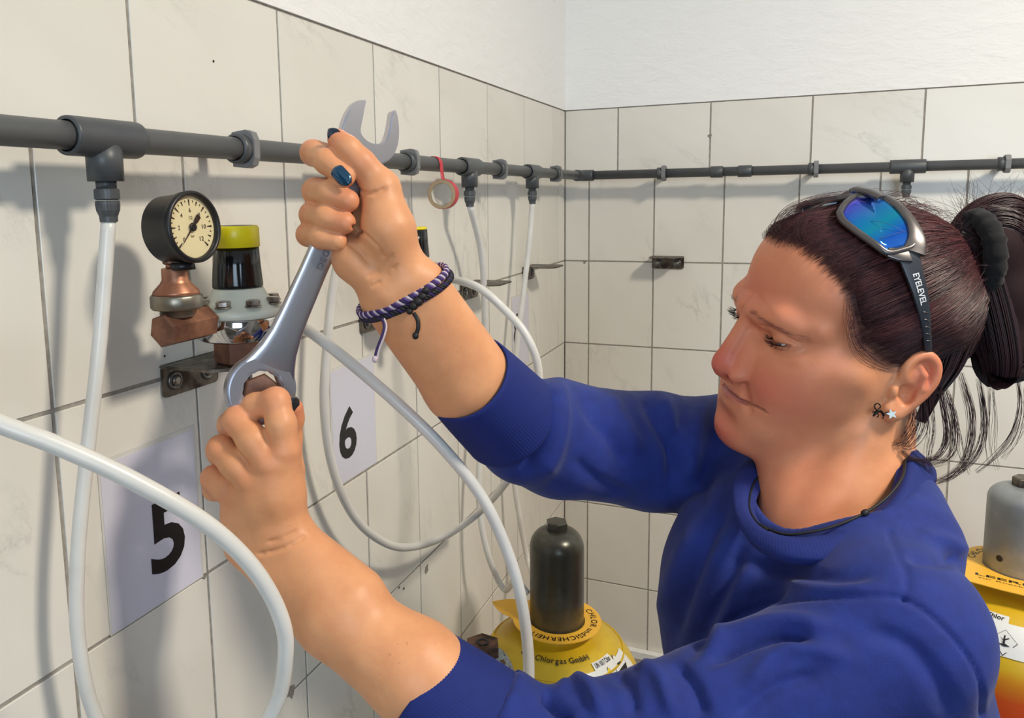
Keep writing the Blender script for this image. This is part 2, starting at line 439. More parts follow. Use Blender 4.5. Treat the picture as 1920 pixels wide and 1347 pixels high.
def tee(c, d):
    c = V(c); d = V(d); t = MB()
    L = 0.031
    t.lathe([(0.0112, -L), (0.0136, -L), (0.0139, -L+0.002), (0.0139, L-0.002), (0.0134, L), (0.0112, L)], c, d, 32, cap=False)
    t.cyl(c+V((0, 0, -0.002)), c+V((0, 0, -0.031)), 0.0128, 0.0126, 32)
    o = t.build('tee', M_PVC2, pipe)
    n = MB(); n.cyl(c+V((0, 0, -0.0305)), c+V((0, 0, -0.036)), 0.0072, seg=20); n.build('thread_neck', M_PVC2, o)
    n = MB(); n.lathe([(0.0078, 0), (0.0090, 0.0008), (0.0090, 0.0075), (0.0078, 0.0083)], c+V((0, 0, -0.0445)), (0, 0, 1), 48, smooth=False, rf=lambda a, r, h: r*(1-0.05*(math.cos(8*a) > 0.3)))
    n.build('lock_nut', M_PVC2, o)
    n = MB(); n.lathe([(0.0062, 0), (0.0064, 0.004), (0.0082, 0.0085), (0.0086, 0.0125), (0.0084, 0.0155)], c+V((0, 0, -0.0605)), (0, 0, 1), 60, smooth=False, rf=lambda a, r, h: r*(1-0.05*(math.cos(10*a) > 0.2)*(r > 0.0066)))
    n.build('compression_nut', M_PVC2, o)
TEES = [-1.4106, -1.0650, -0.7193, -0.4070, -1.7560]
for y in TEES: tee((PXW, y, PZ), (0, 1, 0))
tee((0.7132, -PXW, PZ), (1, 0, 0))

# ---- pipe clamps
def clamp(c, along, label):
    """flat oval clip round the pipe on a foot against the wall"""
    c = V(c); a = unit(along); out = V((1, 0, 0)) if abs(a[1]) > 0.5 else V((0, -1, 0))
    root = empty('pipe_clamp', c); tag(root, label, 'clamp', 'pipe clamps along the walls')
    b = MB()
    pts = [(-0.0115, -0.009), (-0.0115, -0.0155), (0.004, -0.0172), (0.0105, -0.0148), (0.0135, -0.008), (0.0135, 0.008), (0.0105, 0.0148), (0.004, 0.0172), (-0.0115, 0.0155), (-0.0115, 0.009)]
    hole = [(0.0103*math.cos(2*pi*k/24), 0.0103*math.sin(2*pi*k/24)) for k in range(24)]
    ez = np.cross(out, V((0, 0, 1)))
    b.prism([(p[0], p[1]) for p in pts], c-ez*0.0045, out, (0, 0, 1), 0.009, 0.0006, [hole])
    b.build('clip', M_CLAMP, root)
    b = MB(); s = -1 if abs(a[1]) > 0.5 else -1
    w = c-out*(PXW-0.0); d = a*s
    b.lathe([(0.0108, 0), (0.0132, 0.0004), (0.0132, 0.010), (0.0108, 0.0104)], c+d*0.0045, d, 28, cap=False)
    b.build('saddle', M_PVC2, root)
    b = MB(); b.cyl(w+out*0.0005, w+out*(PXW-0.0110), 0.0062, seg=16); b.build('foot', M_PVC2, root)
names = ['grey pipe clamp right of the round pressure gauge', 'grey pipe clamp just left of the hanging red tape', 'grey pipe clamp between the two pipe tees nearest the corner', 'grey pipe clamp on the left wall next to the corner']
for y, n in zip((-1.2513, -0.9215, -0.585, -0.2486), names): clamp((PXW, y, PZ), (0, 1, 0), n)
names = ['grey pipe clamp on the back wall above the small bracket', 'grey pipe clamp on the back wall left of the sunglasses', 'grey pipe clamp on the back wall above the hair bun']
for x, n in zip((0.2411, 0.5483, 0.8769), names): clamp((x, -PXW, PZ), (1, 0, 0), n)

# ---- wall brackets
def bracket(c, out, label, reach=0.068):
    """angle of tarnished steel: wall plate with two screws and a flat shelf on top; c is the middle of the plate's top edge on the wall"""
    c = V(c); out = V(out); a = V((0, 1, 0)) if abs(out[0]) > 0.5 else V((1, 0, 0)); up = V((0, 0, 1))
    root = empty('wall_bracket', c); tag(root, label, 'bracket', 'steel brackets on the tiled walls')
    hw = 0.036; h = 0.030; r = 0.005
    def rr(w0, w1, z0, z1, r):
        P = []
        for cx, cz, a0 in ((w1-r, z1-r, 0), (w0+r, z1-r, 90), (w0+r, z0+r, 180), (w1-r, z0+r, 270)):
            for k in range(5):
                t = R_(a0+22.5*k); P.append((cx+r*math.cos(t), cz+r*math.sin(t)))
        return P
    ex, ey = (a, up) if abs(np.cross(a, up)@out-1) < 0.1 else (-a, up)
    b = MB(); b.prism(rr(-hw, hw, -h, 0, r), c+out*0.0012, ex, ey, 0.0028, 0.0005); b.build('wall_plate', M_STEEL_OLD, root)
    b = MB(); b.prism([(-hw, 0), (hw, 0)]+[(p[0], p[1]) for p in ((hw, reach-0.012), (hw-0.012, reach), (-hw+0.006, reach), (-hw, reach-0.006))], c+out*0.0012+up*(-0.0028), *( (ex, out) if np.cross(ex, out)@up > 0 else (-ex, out)), 0.0028, 0.0005)
    b.build('shelf', M_STEEL_OLD, root)
    for s in (-1, 1):
        p = c+a*(0.0215*s)-up*0.0165+out*0.004
        b = MB(); b.lathe([(0.0030, 0), (0.0085, 0.0), (0.0085, 0.0014), (0.0062, 0.0018), (0.0056, 0.0012), (0.003, 0.0012)], p, out, 28, cap=False)
        s_ = b.build('washer', M_STEEL_G, root)
        b = MB(); b.lathe([(0.0046, 0), (0.0046, 0.0022), (0.0030, 0.0032)], p+out*0.0005, out, 20); b.build('screw', M_BOLT, root)
    return root
BY = [-1.287, -0.943, -0.613, -0.287, -1.631]
ZB = 1.513
bl = ['tarnished steel bracket under the pressure regulator with the gauge', 'rusty steel bracket behind the woven bracelet', 'empty steel bracket crossed by the curved white hose', 'empty steel bracket on the left wall nearest the corner', 'steel bracket on the left wall just past the left edge of the picture']
for y, l in zip(BY, bl): bracket((0, y, ZB), (1, 0, 0), l)
bracket((0.246, 0, 1.5155), (0, -1, 0), 'small empty steel bracket alone on the back wall', 0.055)

# ---- numbered paper signs
def sign(y0, y1, z0, z1, char, ty0, ty1, tz0, tz1, label):
    root = empty('paper_sign', (0, (y0+y1)/2, z0)); tag(root, label, 'sign', 'numbered paper signs')
    b = MB(); b.box((0.0006, y0-0.002, z0-0.001), (0.0010, y1+0.002, z1+0.004)); b.build('film', M_SLEEVE, root)
    b = MB(); b.box((0.0010, y0, z0), (0.0014, y1, z1)); b.build('sheet', M_PAPER, root)
    b = MB(); text_on(b, char, (0.00155, ty0, tz0), (0, 1, 0), (0, 0, 1), ty1-ty0, tz1-tz0, 0.025); b.build('numeral', M_INK, root)
sign(-1.394, -1.287, 1.2985, 1.4445, '5', -1.348, -1.306, 1.325, 1.392, 'white paper sign with a black 5 below the gauge regulator')
sign(-1.052, -0.947, 1.3010, 1.4480, '6', -1.038, -0.996, 1.329, 1.396, 'white paper sign with a black 6 behind the U shaped hose loop')
sign(-0.388, -0.285, 1.306, 1.455, '8', -0.382, -0.339, 1.355, 1.4215, 'white paper sign with a black 8 half hidden by a hose')

# ---- pressure regulator
def regulator(x, y, label, full=True):
    z0 = ZB; A = V((x, y, 0)); root = empty('pressure_regulator', (x, y, z0)); tag(root, label, 'regulator', 'pressure regulators on the left wall')
    P = lambda z: V((x, y, z))
    MB().hexnut(P(1.5135), P(1.5350), 0.0235, 0.0015, turn=0.25).build('base_nut', M_BRASS, root)
    b = MB(); b.lathe([(0.0085, 0), (0.0085, 0.030)], P(1.4835), (0, 0, 1), 24); b.build('socket', M_STEEL_G, root)
    b = MB(); b.lathe([(0.0335, 0), (0.0362, 0.0015), (0.0366, 0.0195), (0.036, 0.0205)], P(1.5350), (0, 0, 1), 64); b.build('chrome_body', M_CHROME, root)
    b = MB(); b.lathe([(0.0375, 0), (0.0388, 0.0008), (0.0388, 0.0055), (0.0372, 0.0072), (0.0300, 0.0120), (0.0250, 0.0185), (0.0225, 0.0235), (0.0212, 0.0250)], P(1.5555), (0, 0, 1), 64); b.build('bonnet', M_CREAM, root)
    for k in range(8):
        a = 2*pi*(k+0.35)/8; q = V((x+0.0322*math.cos(a), y+0.0322*math.sin(a), 1.5658))
        b = MB(); b.lathe([(0.0073, 0), (0.0073, 0.0012)], q, (0, 0, 1), 20); o = b.build('bolt', M_BOLT, root)
        b = MB(); b.hexnut(q+V((0, 0, 0.0012)), q+V((0, 0, 0.0062)), 0.0062, 0.0008, turn=a*1.7); b.build('bolt_head', M_BOLT, o)
    rib = lambda a, r, h: r*(1-0.035*max(0, math.cos(16*a))**2*(0.004 < h < 0.036))
    b = MB(); b.lathe([(0.0190, 0), (0.0219, 0.001), (0.0220, 0.0035), (0.0206, 0.0200), (0.0198, 0.0365)], P(1.5800), (0, 0, 1), 128, rf=rib); b.build('knob', M_BLACK, root)
    if full:
        b = MB(); b.lathe([(0.0200, 0), (0.0209, 0.0004), (0.0207, 0.0165), (0.0193, 0.0188), (0.0166, 0.0190), (0.0160, 0.0182)], P(1.6160), (0, 0, 1), 64); b.build('cap_ring', M_YELLOW, root)
        b = MB(); b.lathe([(0.0160, 0), (0.0158, 0.0012)], P(1.6338), (0, 0, 1), 48); b.build('cap_disc', M_GREYTOP, root)
        # side bar, collar, stem and gauge on the camera side
        yb = y-0.0375; zc = 1.5560
        b = MB(); b.lathe([(0.0078, 0), (0.0086, 0.001), (0.0080, 0.002), (0.0088, 0.003), (0.0082, 0.005), (0.0076, 0.006)], (x, yb+0.002, zc), (0, -1, 0), 24); b.build('thread_tape', M_PTFE, root)
        b = MB(); b.hexnut((x, yb-0.003, zc), (x, yb-0.0560, zc), 0.0138, 0.0018, turn=0.32); b.build('hex_bar', M_BRASS, root)
        g = V((x, yb-0.0375, 0)); Q = lambda z: g+V((0, 0, z))
        b = MB(); b.lathe([(0.0125, 0), (0.0135, 0.001), (0.0135, 0.0060), (0.0190, 0.0066), (0.0203, 0.0085), (0.0203, 0.0165), (0.0192, 0.0182)], Q(1.5650), (0, 0, 1), 56, rf=lambda a, r, h: r*(1-0.01*(math.cos(40*a) > 0)*(r > 0.02))); b.build('union_collar', M_COLLAR, root)
        b = MB(); b.lathe([(0.0186, 0), (0.0176, 0.0030), (0.0120, 0.0090), (0.0104, 0.0120), (0.0104, 0.0205), (0.0098, 0.0212)], Q(1.5830), (0, 0, 1), 48); b.build('union_cone', M_COPPER, root)
        b = MB(); b.lathe([(0.0068, 0), (0.0068, 0.004)], Q(1.6040), (0, 0, 1), 24); b.build('stem', M_COPPER, root)
        b = MB(); b.hexnut(Q(1.6070), Q(1.6135), 0.0090, 0.0012, turn=0.2); b.build('stem_nut', M_BRASS, root)
        gauge(root, Q(1.6400))
    else:
        b = MB(); b.lathe([(0.0196, 0), (0.0196, 0.0022), (0.0184, 0.0034), (0.0170, 0.0034)], P(1.6165), (0, 0, 1), 64); b.build('cap_ring', M_YELLOW, root)
        b = MB(); b.lathe([(0.0188, 0), (0.0186, 0.0024)], P(1.6172), (0, 0, 1), 48); b.build('cap_disc', M_GREYTOP, root)
    # outlet on the far side carrying the hose
    b = MB(); b.hexnut((x, y+0.034, 1.5455), (x, y+0.050, 1.5455), 0.0092, 0.001); b.build('outlet_nut', M_BRASS, root)
    b = MB(); b.cyl((x, y+0.050, 1.5455), (x, y+0.060, 1.5455), 0.0066, seg=20); b.build('outlet_spigot', M_BRASS, root)
    return root
def gscale(mb, c, k=0.935):
    mb.v = [tuple(V(c)+(V(q)-V(c))*k) for q in mb.v]; return mb
def gauge(root, c):
    nrm = unit((1.0, -0.03, 0.08)); c = V(c)+nrm*0.0075+V((0, 0.001, -0.005)); ex = unit(np.cross((0, 0, 1), nrm)); ey = np.cross(nrm, ex)
    Rg = 0.0292; GS = 0.935
    case = MB().lathe([(0.0265, -0.0160), (0.0285, -0.0140), (0.0285, 0.0095), (0.0300, 0.0100), (Rg+0.001, 0.0165), (Rg, 0.0178), (0.0272, 0.0180), (0.0262, 0.0168), (0.0258, 0.0120)], c, nrm, 72, cap=False)
    n = len(case.v)-9*72; case.f.append(tuple(n+k for k in reversed(range(72)))); case.sm.append(False)
    g = gscale(case, c).build('gauge_case', M_BLACK2, root)
    b = MB(); b.lathe([(0.0100, 0), (0.0090, 0.006)], c-V((0, 0, 0.0325)), (0, 0, 1), 20); b.build('gauge_boss', M_BLACK2, root)
    b = MB(); b.lathe([(0.0262, 0.0120), (0.0262, 0.0128)], c, nrm, 72); gscale(b, c).build('dial', plain('cream_dial', srgb(238, 224, 178), 0.5, var=0.02, scale=20), g)
    d = c+nrm*0.0131; pt = lambda r, a: d+ex*(r*math.sin(a))+ey*(r*math.cos(a))
    b = MB()
    for k in range(25):
        a = R_(-135+270*k/24); big = k % 2 == 0; r0, r1, w = (0.0178, 0.0232, 0.0009) if k % 4 == 0 else ((0.0192, 0.0228, 0.0008) if big else (0.0208, 0.0226, 0.0006))
        s = V(pt(1, a+pi/2)-d); b.add([pt(r0, a)+s*w*0.35, pt(r0, a)-s*w*0.35, pt(r1, a)-s*w, pt(r1, a)+s*w], [(0, 1, 2, 3)])
    gscale(b, c).build('scale_marks', M_INK, g)
    b = MB()
    for i, s in enumerate(('0', '2', '4', '6', '8', '10', '12')):
        a = R_(-135+45*i); q = pt(0.0142, a); w = 0.0046 if len(s) == 2 else 0.0022
        text_on(b, s, q-ex*w/2-ey*0.0019, ex, ey, w, 0.0038, 0.01)
    text_on(b, 'bar', d-ex*0.002-ey*0.0085, ex, ey, 0.004, 0.0024)
    text_on(b, 'Cl2', d-ex*0.002+ey*0.0066, ex, ey, 0.004, 0.0026)
    gscale(b, c).build('dial_lettering', M_INK, g)
    a = R_(-137); b = MB(); s = unit(pt(1, a+pi/2)-d); e = d+nrm*0.0012; u = unit(pt(1, a)-d)
    b.add([e+u*0.0225, e+s*0.0010, e-u*0.0040+s*0.0013, e-u*0.0062+s*0.0022, e-u*0.0125+s*0.0026, e-u*0.0125-s*0.0026, e-u*0.0062-s*0.0022, e-u*0.0040-s*0.0013, e-s*0.0010], [(0, 1, 2, 3, 4, 5, 6, 7, 8)])
    b.lathe([(0.0036, -0.0004), (0.0036, 0.0010), (0.0028, 0.0016)], e, nrm, 24); gscale(b, c).build('needle', M_INK, g)
    t = NT('clear_glass'); nd = t.t.nodes; out = nd['Material Output']; tr = t.n('ShaderNodeBsdfTransparent'); gl = t.n('ShaderNodeBsdfGlossy'); gl.inputs['Roughness'].default_value = 0.03
    mx = t.n('ShaderNodeMixShader'); mx.inputs[0].default_value = 0.05; t.l(tr, 0, mx, 1); t.l(gl, 0, mx, 2); t.l(mx, 0, out, 0)
    b = MB(); b.lathe([(0.0262, 0.0150), (0.0262, 0.0156)], c, nrm, 48); gscale(b, c).build('glass', t.m, g)
REG = [(0.060, -1.2835), (0.060, -0.9395)]
regulator(*REG[0], 'pressure regulator with a round gauge and a bright yellow topped black knob')
regulator(*REG[1], 'pressure regulator half hidden behind the raised wrist', full=False)
regulator(0.060, -1.6275, 'pressure regulator just past the left edge where the thick hose starts', full=False)
# union nut the ring of the wrench sits on: short horizontal fitting below the bracket
fit_c = at(490, 735, 0.630); fdir = unit(CAM-fit_c)
union = empty('union_fitting', fit_c); tag(union, 'copper brown hexagonal union nut inside the ring of the wrench', 'fitting')
MB().hexnut(fit_c-fdir*0.016, fit_c+fdir*0.010, 0.0150, 0.0015, turn=0.3).build('nut', M_BRASS, union)
b = MB(); b.tube(spline([V((0.060, -1.2835, 1.485)), V((0.060, -1.2835, 1.470)), fit_c-fdir*0.045+V((-0.004, 0.004, -0.024)), fit_c-fdir*0.024, fit_c-fdir*0.014], 8), 0.0072, 18); b.build('bend', M_STEEL_G, union)

# ---- hoses
def mat_hose():
    t = NT('milky_hose'); t.base(srgb(238, 237, 232)); t.set(Roughness=0.32)
    t.b.inputs['Subsurface Weight'].default_value = 0.6; t.b.inputs['Subsurface Radius'].default_value = (0.006, 0.006, 0.006); t.b.inputs['Subsurface Scale'].default_value = 0.6
    c = t.coords(); n = t.noise(c, 25, 3); r = t.ramp(n, [(0.3, srgb(212, 210, 205)), (0.7, srgb(224, 222, 217))]); t.base(r.outputs[0]); return t.m
M_HOSE = mat_hose()
HR = 0.0053
def hose(pts, label, r=HR):
    b = MB(); b.tube(spline(pts, 10), r, 18); o = b.build('hose', M_HOSE); tag(o, label, 'hose', 'milky white plastic hoses'); return o
zt = PZ-0.058
def w(*a): return [onx(x, y, X) for x, y, X in a]
# loop of the gauge regulator: first tee, down, under the frame, up to its outlet
hose([(PXW, TEES[0], zt)]+w((187, 640, 0.046), (164, 850, 0.040), (146, 1040, 0.036), (147, 1200, 0.034), (180, 1347, 0.036), (260, 1490, 0.045))
     +[at(420, 1640, 0.66), at(700, 1720, 0.68), at(900, 1560, 0.70), at(975, 1400, 0.71), at(991, 1290, 0.71), at(986, 1180, 0.71), at(962, 1065, 0.70), at(908, 940, 0.685), at(830, 840, 0.675), at(740, 752, 0.675), at(650, 675, 0.685), at(588, 627, 0.71)]
     +[(0.060, REG[0][1]+0.066, 1.5455), (0.060, REG[0][1]+0.054, 1.5455)], 'long looping white hose from the leftmost pipe tee to the gauge regulator')
# loop from a regulator left of the frame, in front of everything
hose([(0.060, -1.5735, 1.5455), (0.060, -1.560, 1.5470), at(-120, 742, 0.415), at(0, 795, 0.42), at(110, 837, 0.43), at(250, 902, 0.445), at(390, 985, 0.465), at(478, 1070, 0.485), at(527, 1160, 0.50), at(535, 1235, 0.51), at(513, 1330, 0.52), at(430, 1450, 0.53), at(250, 1560, 0.53), at(40, 1560, 0.50), (0.060, -1.62, 1.28), (0.052, -1.72, 1.42), (PXW, -1.756, 1.56), (PXW, -1.756, zt)],
     'thick white hose sweeping across in front of the number 5 sign')
# loop of the second regulator
hose([(PXW, TEES[1], zt)]+w((628, 520, 0.045), (614, 640, 0.040), (608, 760, 0.036), (622, 870, 0.034), (655, 955, 0.036), (700, 1005, 0.042), (757, 1027, 0.05), (830, 1008, 0.06), (900, 960, 0.07))
     +[at(962, 885, 0.97), at(1000, 800, 0.97), at(1010, 700, 0.97), at(988, 632, 0.97), at(945, 580, 0.98), at(890, 536, 0.995)]+[(0.060, REG[1][1]+0.075, 1.5475), (0.060, REG[1][1]+0.052, 1.5455)],
     'white hose hanging in a U below the number 6 sign')
# two hoses hanging from the tees near the corner down to the cylinders
hose([(PXW, TEES[2], zt)]+w((903, 480, 0.046), (909, 600, 0.040), (908, 720, 0.036), (900, 850, 0.036), (899, 950, 0.040), (915, 1040, 0.055), (945, 1105, 0.075))+[V((0.115, -0.705, 1.035)), V((0.139, -0.712, 1.020))],
     'white hose hanging straight down from the second pipe tee from the corner')
hose([(PXW, TEES[3], zt)]+w((992, 460, 0.047), (980, 560, 0.040), (968, 660, 0.034), (961, 780, 0.03), (962, 880, 0.03), (974, 970, 0.04), (990, 1050, 0.055))+[at(1012, 1110, 1.45), at(1045, 1150, 1.46)],
     'thin looking white hose hanging from the pipe tee nearest the corner')

# ---- red tape roll hanging from the pipe
tp = empty('tape_roll', (PXW+0.004, -0.846, 1.645)); tag(tp, 'small roll of red tape hanging from the pipe by its loose end', 'tape')
c = V((PXW+0.013, -0.846, 1.6615)); ax = V((0.10, -1, 0))
M_RED = plain('red_tape', srgb(196, 44, 58), 0.4, var=0.05); M_CARD = plain('cardboard_core', srgb(176, 156, 124), 0.8)
M_CARDIN = plain('paper_core_lining', srgb(205, 200, 192), 0.7, bump=0.5)
b = MB(); b.lathe([(0.0175, -0.0075), (0.0205, -0.0075), (0.0205, 0.0072), (0.0175, 0.0072)], c, ax, 48, cap=False, smooth=False); b.build('tape', M_RED, tp)
b = MB(); b.lathe([(0.0152, -0.0077), (0.0200, -0.0078), (0.0200, 0.0076), (0.0152, 0.0076)], c, ax, 48, cap=False, smooth=False); b.build('core', M_CARD, tp)
b = MB(); b.lathe([(0.0150, 0.0075), (0.0151, -0.0076)], c, ax, 40, cap=False, smooth=False, rf=lambda a, r, h: r*(1+0.02*math.sin(7*a))); b.build('core_lining', M_CARDIN, tp)
b = MB(); y0 = -0.846
strip = []
for k in range(9):
    a = R_(200-25*k); strip.append(V((PXW+0.0107*math.cos(a), 0, PZ+0.0107*math.sin(a))))
strip += [V((PXW+0.0112, 0, PZ-0.010)), V((PXW+0.0125, 0, 1.6830)), V((c[0]+0.003, 0, c[2]+0.0204))]
vs = []; fs = []
for p in strip:
    vs += [p+V((0, y0-0.0055, 0)), p+V((0, y0+0.0055, 0))]
fs = [(2*i, 2*i+1, 2*i+3, 2*i+2) for i in range(len(strip)-1)]
b.add(vs, fs, True); o = b.build('loose_end', M_RED, tp)
md = o.modifiers.new('thickness', 'SOLIDIFY'); md.thickness = 0.0004

# ---- gas cylinders
M_CYLY = mat_worn('yellow_cylinder_paint', srgb(204, 170, 28), srgb(214, 180, 36), srgb(196, 160, 26), 0.38, 0.0, 30)
M_CAPD = mat_worn('dark_green_grey_cap', srgb(80, 80, 73), srgb(96, 95, 87), srgb(68, 67, 61), 0.30, 0.6, 24)
M_CAPS = mat_worn('silver_cap_paint', srgb(146, 150, 154), srgb(164, 168, 172), srgb(136, 138, 138), 0.40, 0.45, 30)
M_CAPR = mat_worn('flaking_grey_paint', srgb(150, 158, 158), srgb(170, 178, 176), srgb(96, 70, 52), 0.6, 0.1, 260, 0.53, 0.56)
M_RUST = mat_worn('rusty_iron', srgb(104, 72, 54), srgb(140, 104, 80), srgb(66, 46, 38), 0.8, 0.2, 150)
M_TAGY = plain('orange_yellow_card', srgb(246, 188, 62), 0.45, var=0.03, scale=10)
M_LABEL = plain('white_label', srgb(226, 226, 224), 0.35, var=0.02)
def mat_orange():
    t = NT('yellow_to_red_paint'); g = t.n('ShaderNodeNewGeometry'); sx = t.n('ShaderNodeSeparateXYZ'); t.l(g, 'Position', sx, 0)
    k = t.coords(); n = t.noise(k, 8, 3); m1 = t.n('ShaderNodeMath', operation='MULTIPLY', i_1=0.03); t.l(n, 0, m1, 0)
    ad = t.n('ShaderNodeMath', operation='ADD'); t.l(sx, 2, ad, 0); t.l(m1, 0, ad, 1)
    mr = t.n('ShaderNodeMapRange', i_1=0.895, i_2=1.0); t.l(ad, 0, mr, 0)
    r = t.ramp(mr, [(0.0, srgb(196, 58, 26)), (0.55, srgb(206, 82, 30)), (0.85, srgb(212, 140, 34)), (1.0, srgb(212, 172, 34))]); t.base(r.outputs[0]); t.set(Roughness=0.35); return t.m
def cylinder(cx, cy, z_base, cap_mat, body_mat, label, rcap=0.042, hcap=0.150, rbody=0.128, hexmat=None, dome=0.03, sh=0.15, hexr=0.0175):
    """z_base: height of the cap's foot"""
    root = empty('gas_cylinder', (cx, cy, 0)); tag(root, label, 'gas cylinder', 'gas cylinders in the corner')
    s = z_base
    prof = [(rbody-0.01, 0), (rbody, 0.01), (rbody, s-sh-0.015)]
    for k in range(1, 10):
        a = R_(90*k/9); prof.append((0.052+(rbody-0.052)*math.cos(a), s-sh-0.015+sh*math.sin(a)))
    prof += [(0.046, s-0.010), (0.044, s+0.002)]
    b = MB(); b.lathe(prof, (cx, cy, 0), (0, 0, 1), 64); b.build('bottle', body_mat, root)
    prof = [(rcap-0.001, 0), (rcap, 0.002), (rcap, hcap-dome)]
    for k in range(1, 9):
        a = R_(90*k/8); prof.append((0.0165+(rcap-0.0165)*math.cos(a), hcap-dome+dome*math.sin(a)))
    b = MB(); b.lathe(prof, (cx, cy, s), (0, 0, 1), 48); o = b.build('valve_cap', cap_mat, root)
    b = MB(); b.hexnut((cx, cy, s+hcap-0.002), (cx, cy, s+hcap+0.013), hexr, 0.0015, turn=0.4); b.build('cap_hexagon', hexmat or cap_mat, o)
    return root
def arc_text(mb, s, c, r, a_mid, h, z, flip=False, gap=1.06, bold=0.012, zf=None):
    """letters on a circle, tops towards the centre (flip) or outwards"""
    ws = []
    for ch in s:
        if ch == ' ': ws.append(h*0.35); continue
        vs, fs = text_tris(ch, bold); sz = vs.max(0)-vs.min(0); ref = text_tris('H', bold)[0]; H = ref.max(0)[1]-ref.min(0)[1]; ws.append(sz[0]/H*h+h*0.14)
    tot = sum(ws)*gap/r; sgn = 1 if flip else -1; a = a_mid-sgn*tot/2
    for ch, wd in zip(s, ws):
        da = wd*gap/r; am = a+sgn*da/2; a += sgn*da
        if ch == ' ': continue
        vs, fs = text_tris(ch, bold); lo = vs.min(0); hi = vs.max(0); ref = text_tris('H', bold)[0]; k = h/(ref.max(0)[1]-ref.min(0)[1]); y00 = ref.min(0)[1]
        er = V((math.cos(am), math.sin(am), 0)); et = V((-math.sin(am), math.cos(am), 0))
        ex, ey = (et, -er) if flip else (-et, er)
        P = []
        for q in vs:
            p = V(c)+er*r+ex*((q[0]-(lo[0]+hi[0])/2)*k)+ey*((q[1]-y00)*k); p[2] = zf(math.hypot(p[0]-c[0], p[1]-c[1])) if zf else z
            P.append(p)
        mb.add(P, fs)
def shoulder_z(s, rb, r, sh=None):
    """height of the bottle shoulder at radius r"""
    q = min(1.0, max(0.0, (r-0.052)/(rb-0.052))); sh = SHH[round(s, 4)]; return s-sh-0.015+sh*math.sqrt(max(0.0, 1-q*q))
C1 = V((0.188, -0.716)); S1 = 0.985; RB1 = 0.138; S2 = 1.075; RB2 = 0.148; SHH = {round(S1, 4): 0.112, round(S2, 4): 0.10}
c1 = cylinder(*C1, S1, M_CAPD, M_CYLY, 'yellow gas cylinder with a dark grey domed cap in the corner', hcap=0.155, rcap=0.0425, rbody=RB1, sh=0.112)
# raised ridge round the shoulder
b = MB(); r = 0.104; zr = shoulder_z(S1, RB1, r)
b.tube([V((C1[0]+r*math.cos(2*pi*k/60), C1[1]+r*math.sin(2*pi*k/60), zr+0.0002)) for k in range(60)], 0.0022, 8, closed=True); b.build('shoulder_ridge', M_CYLY, c1)
def collar(c, s, root_label, tip_ang, texts, rin=0.0445, rout=0.071, tip=0.062, tipw=0.34):
    """card ring slipped over the cap with a pointed tab"""
    root = empty('cylinder_tag', (c[0], c[1], s)); tag(root, root_label, 'tag')
    poly = []
    n = 64
    for k in range(n):
        a = 2*pi*k/n; d = abs((a-tip_ang+pi) % (2*pi)-pi); r = rout
        if d < tipw: r = rout+tip*(1-d/tipw)**0.8 if d > 0.05 else rout+tip
        poly.append((r*math.cos(a), r*math.sin(a)))
    hole = [(rin*math.cos(2*pi*k/48), rin*math.sin(2*pi*k/48)) for k in range(48)]
    b = MB(); b.prism(poly, (c[0], c[1], s), (1, 0, 0), (0, 1, 0), 0.0012, 0, [hole]); b.build('card', M_TAGY, root)
    b = MB()
    for s_, r, am, h, fl in texts: arc_text(b, s_, (c[0], c[1], 0), r, am, h, s+0.0016, flip=fl)
    b.build('print', M_INK, root); return root
view1 = math.atan2(CAM[1]-C1[1], CAM[0]-C1[0])
collar(C1, S1+0.004, 'round orange card collar printed SICHERHEIT around the dark cap', view1-1.95, [('SICHERHEIT', 0.0535, view1-0.02, 0.0098, False), ('CHLOR und', 0.0535, view1+1.45, 0.0098, False)], rout=0.0695, tip=0.045, tipw=0.42)
b = MB(); arc_text(b, 'C+S Chlorgas GmbH', (C1[0], C1[1], 0), 0.0815, view1-0.05, 0.0085, 0, flip=True, zf=lambda r: shoulder_z(S1, RB1, r)+0.0022); b.build('stencilled_lettering', M_INK, c1)
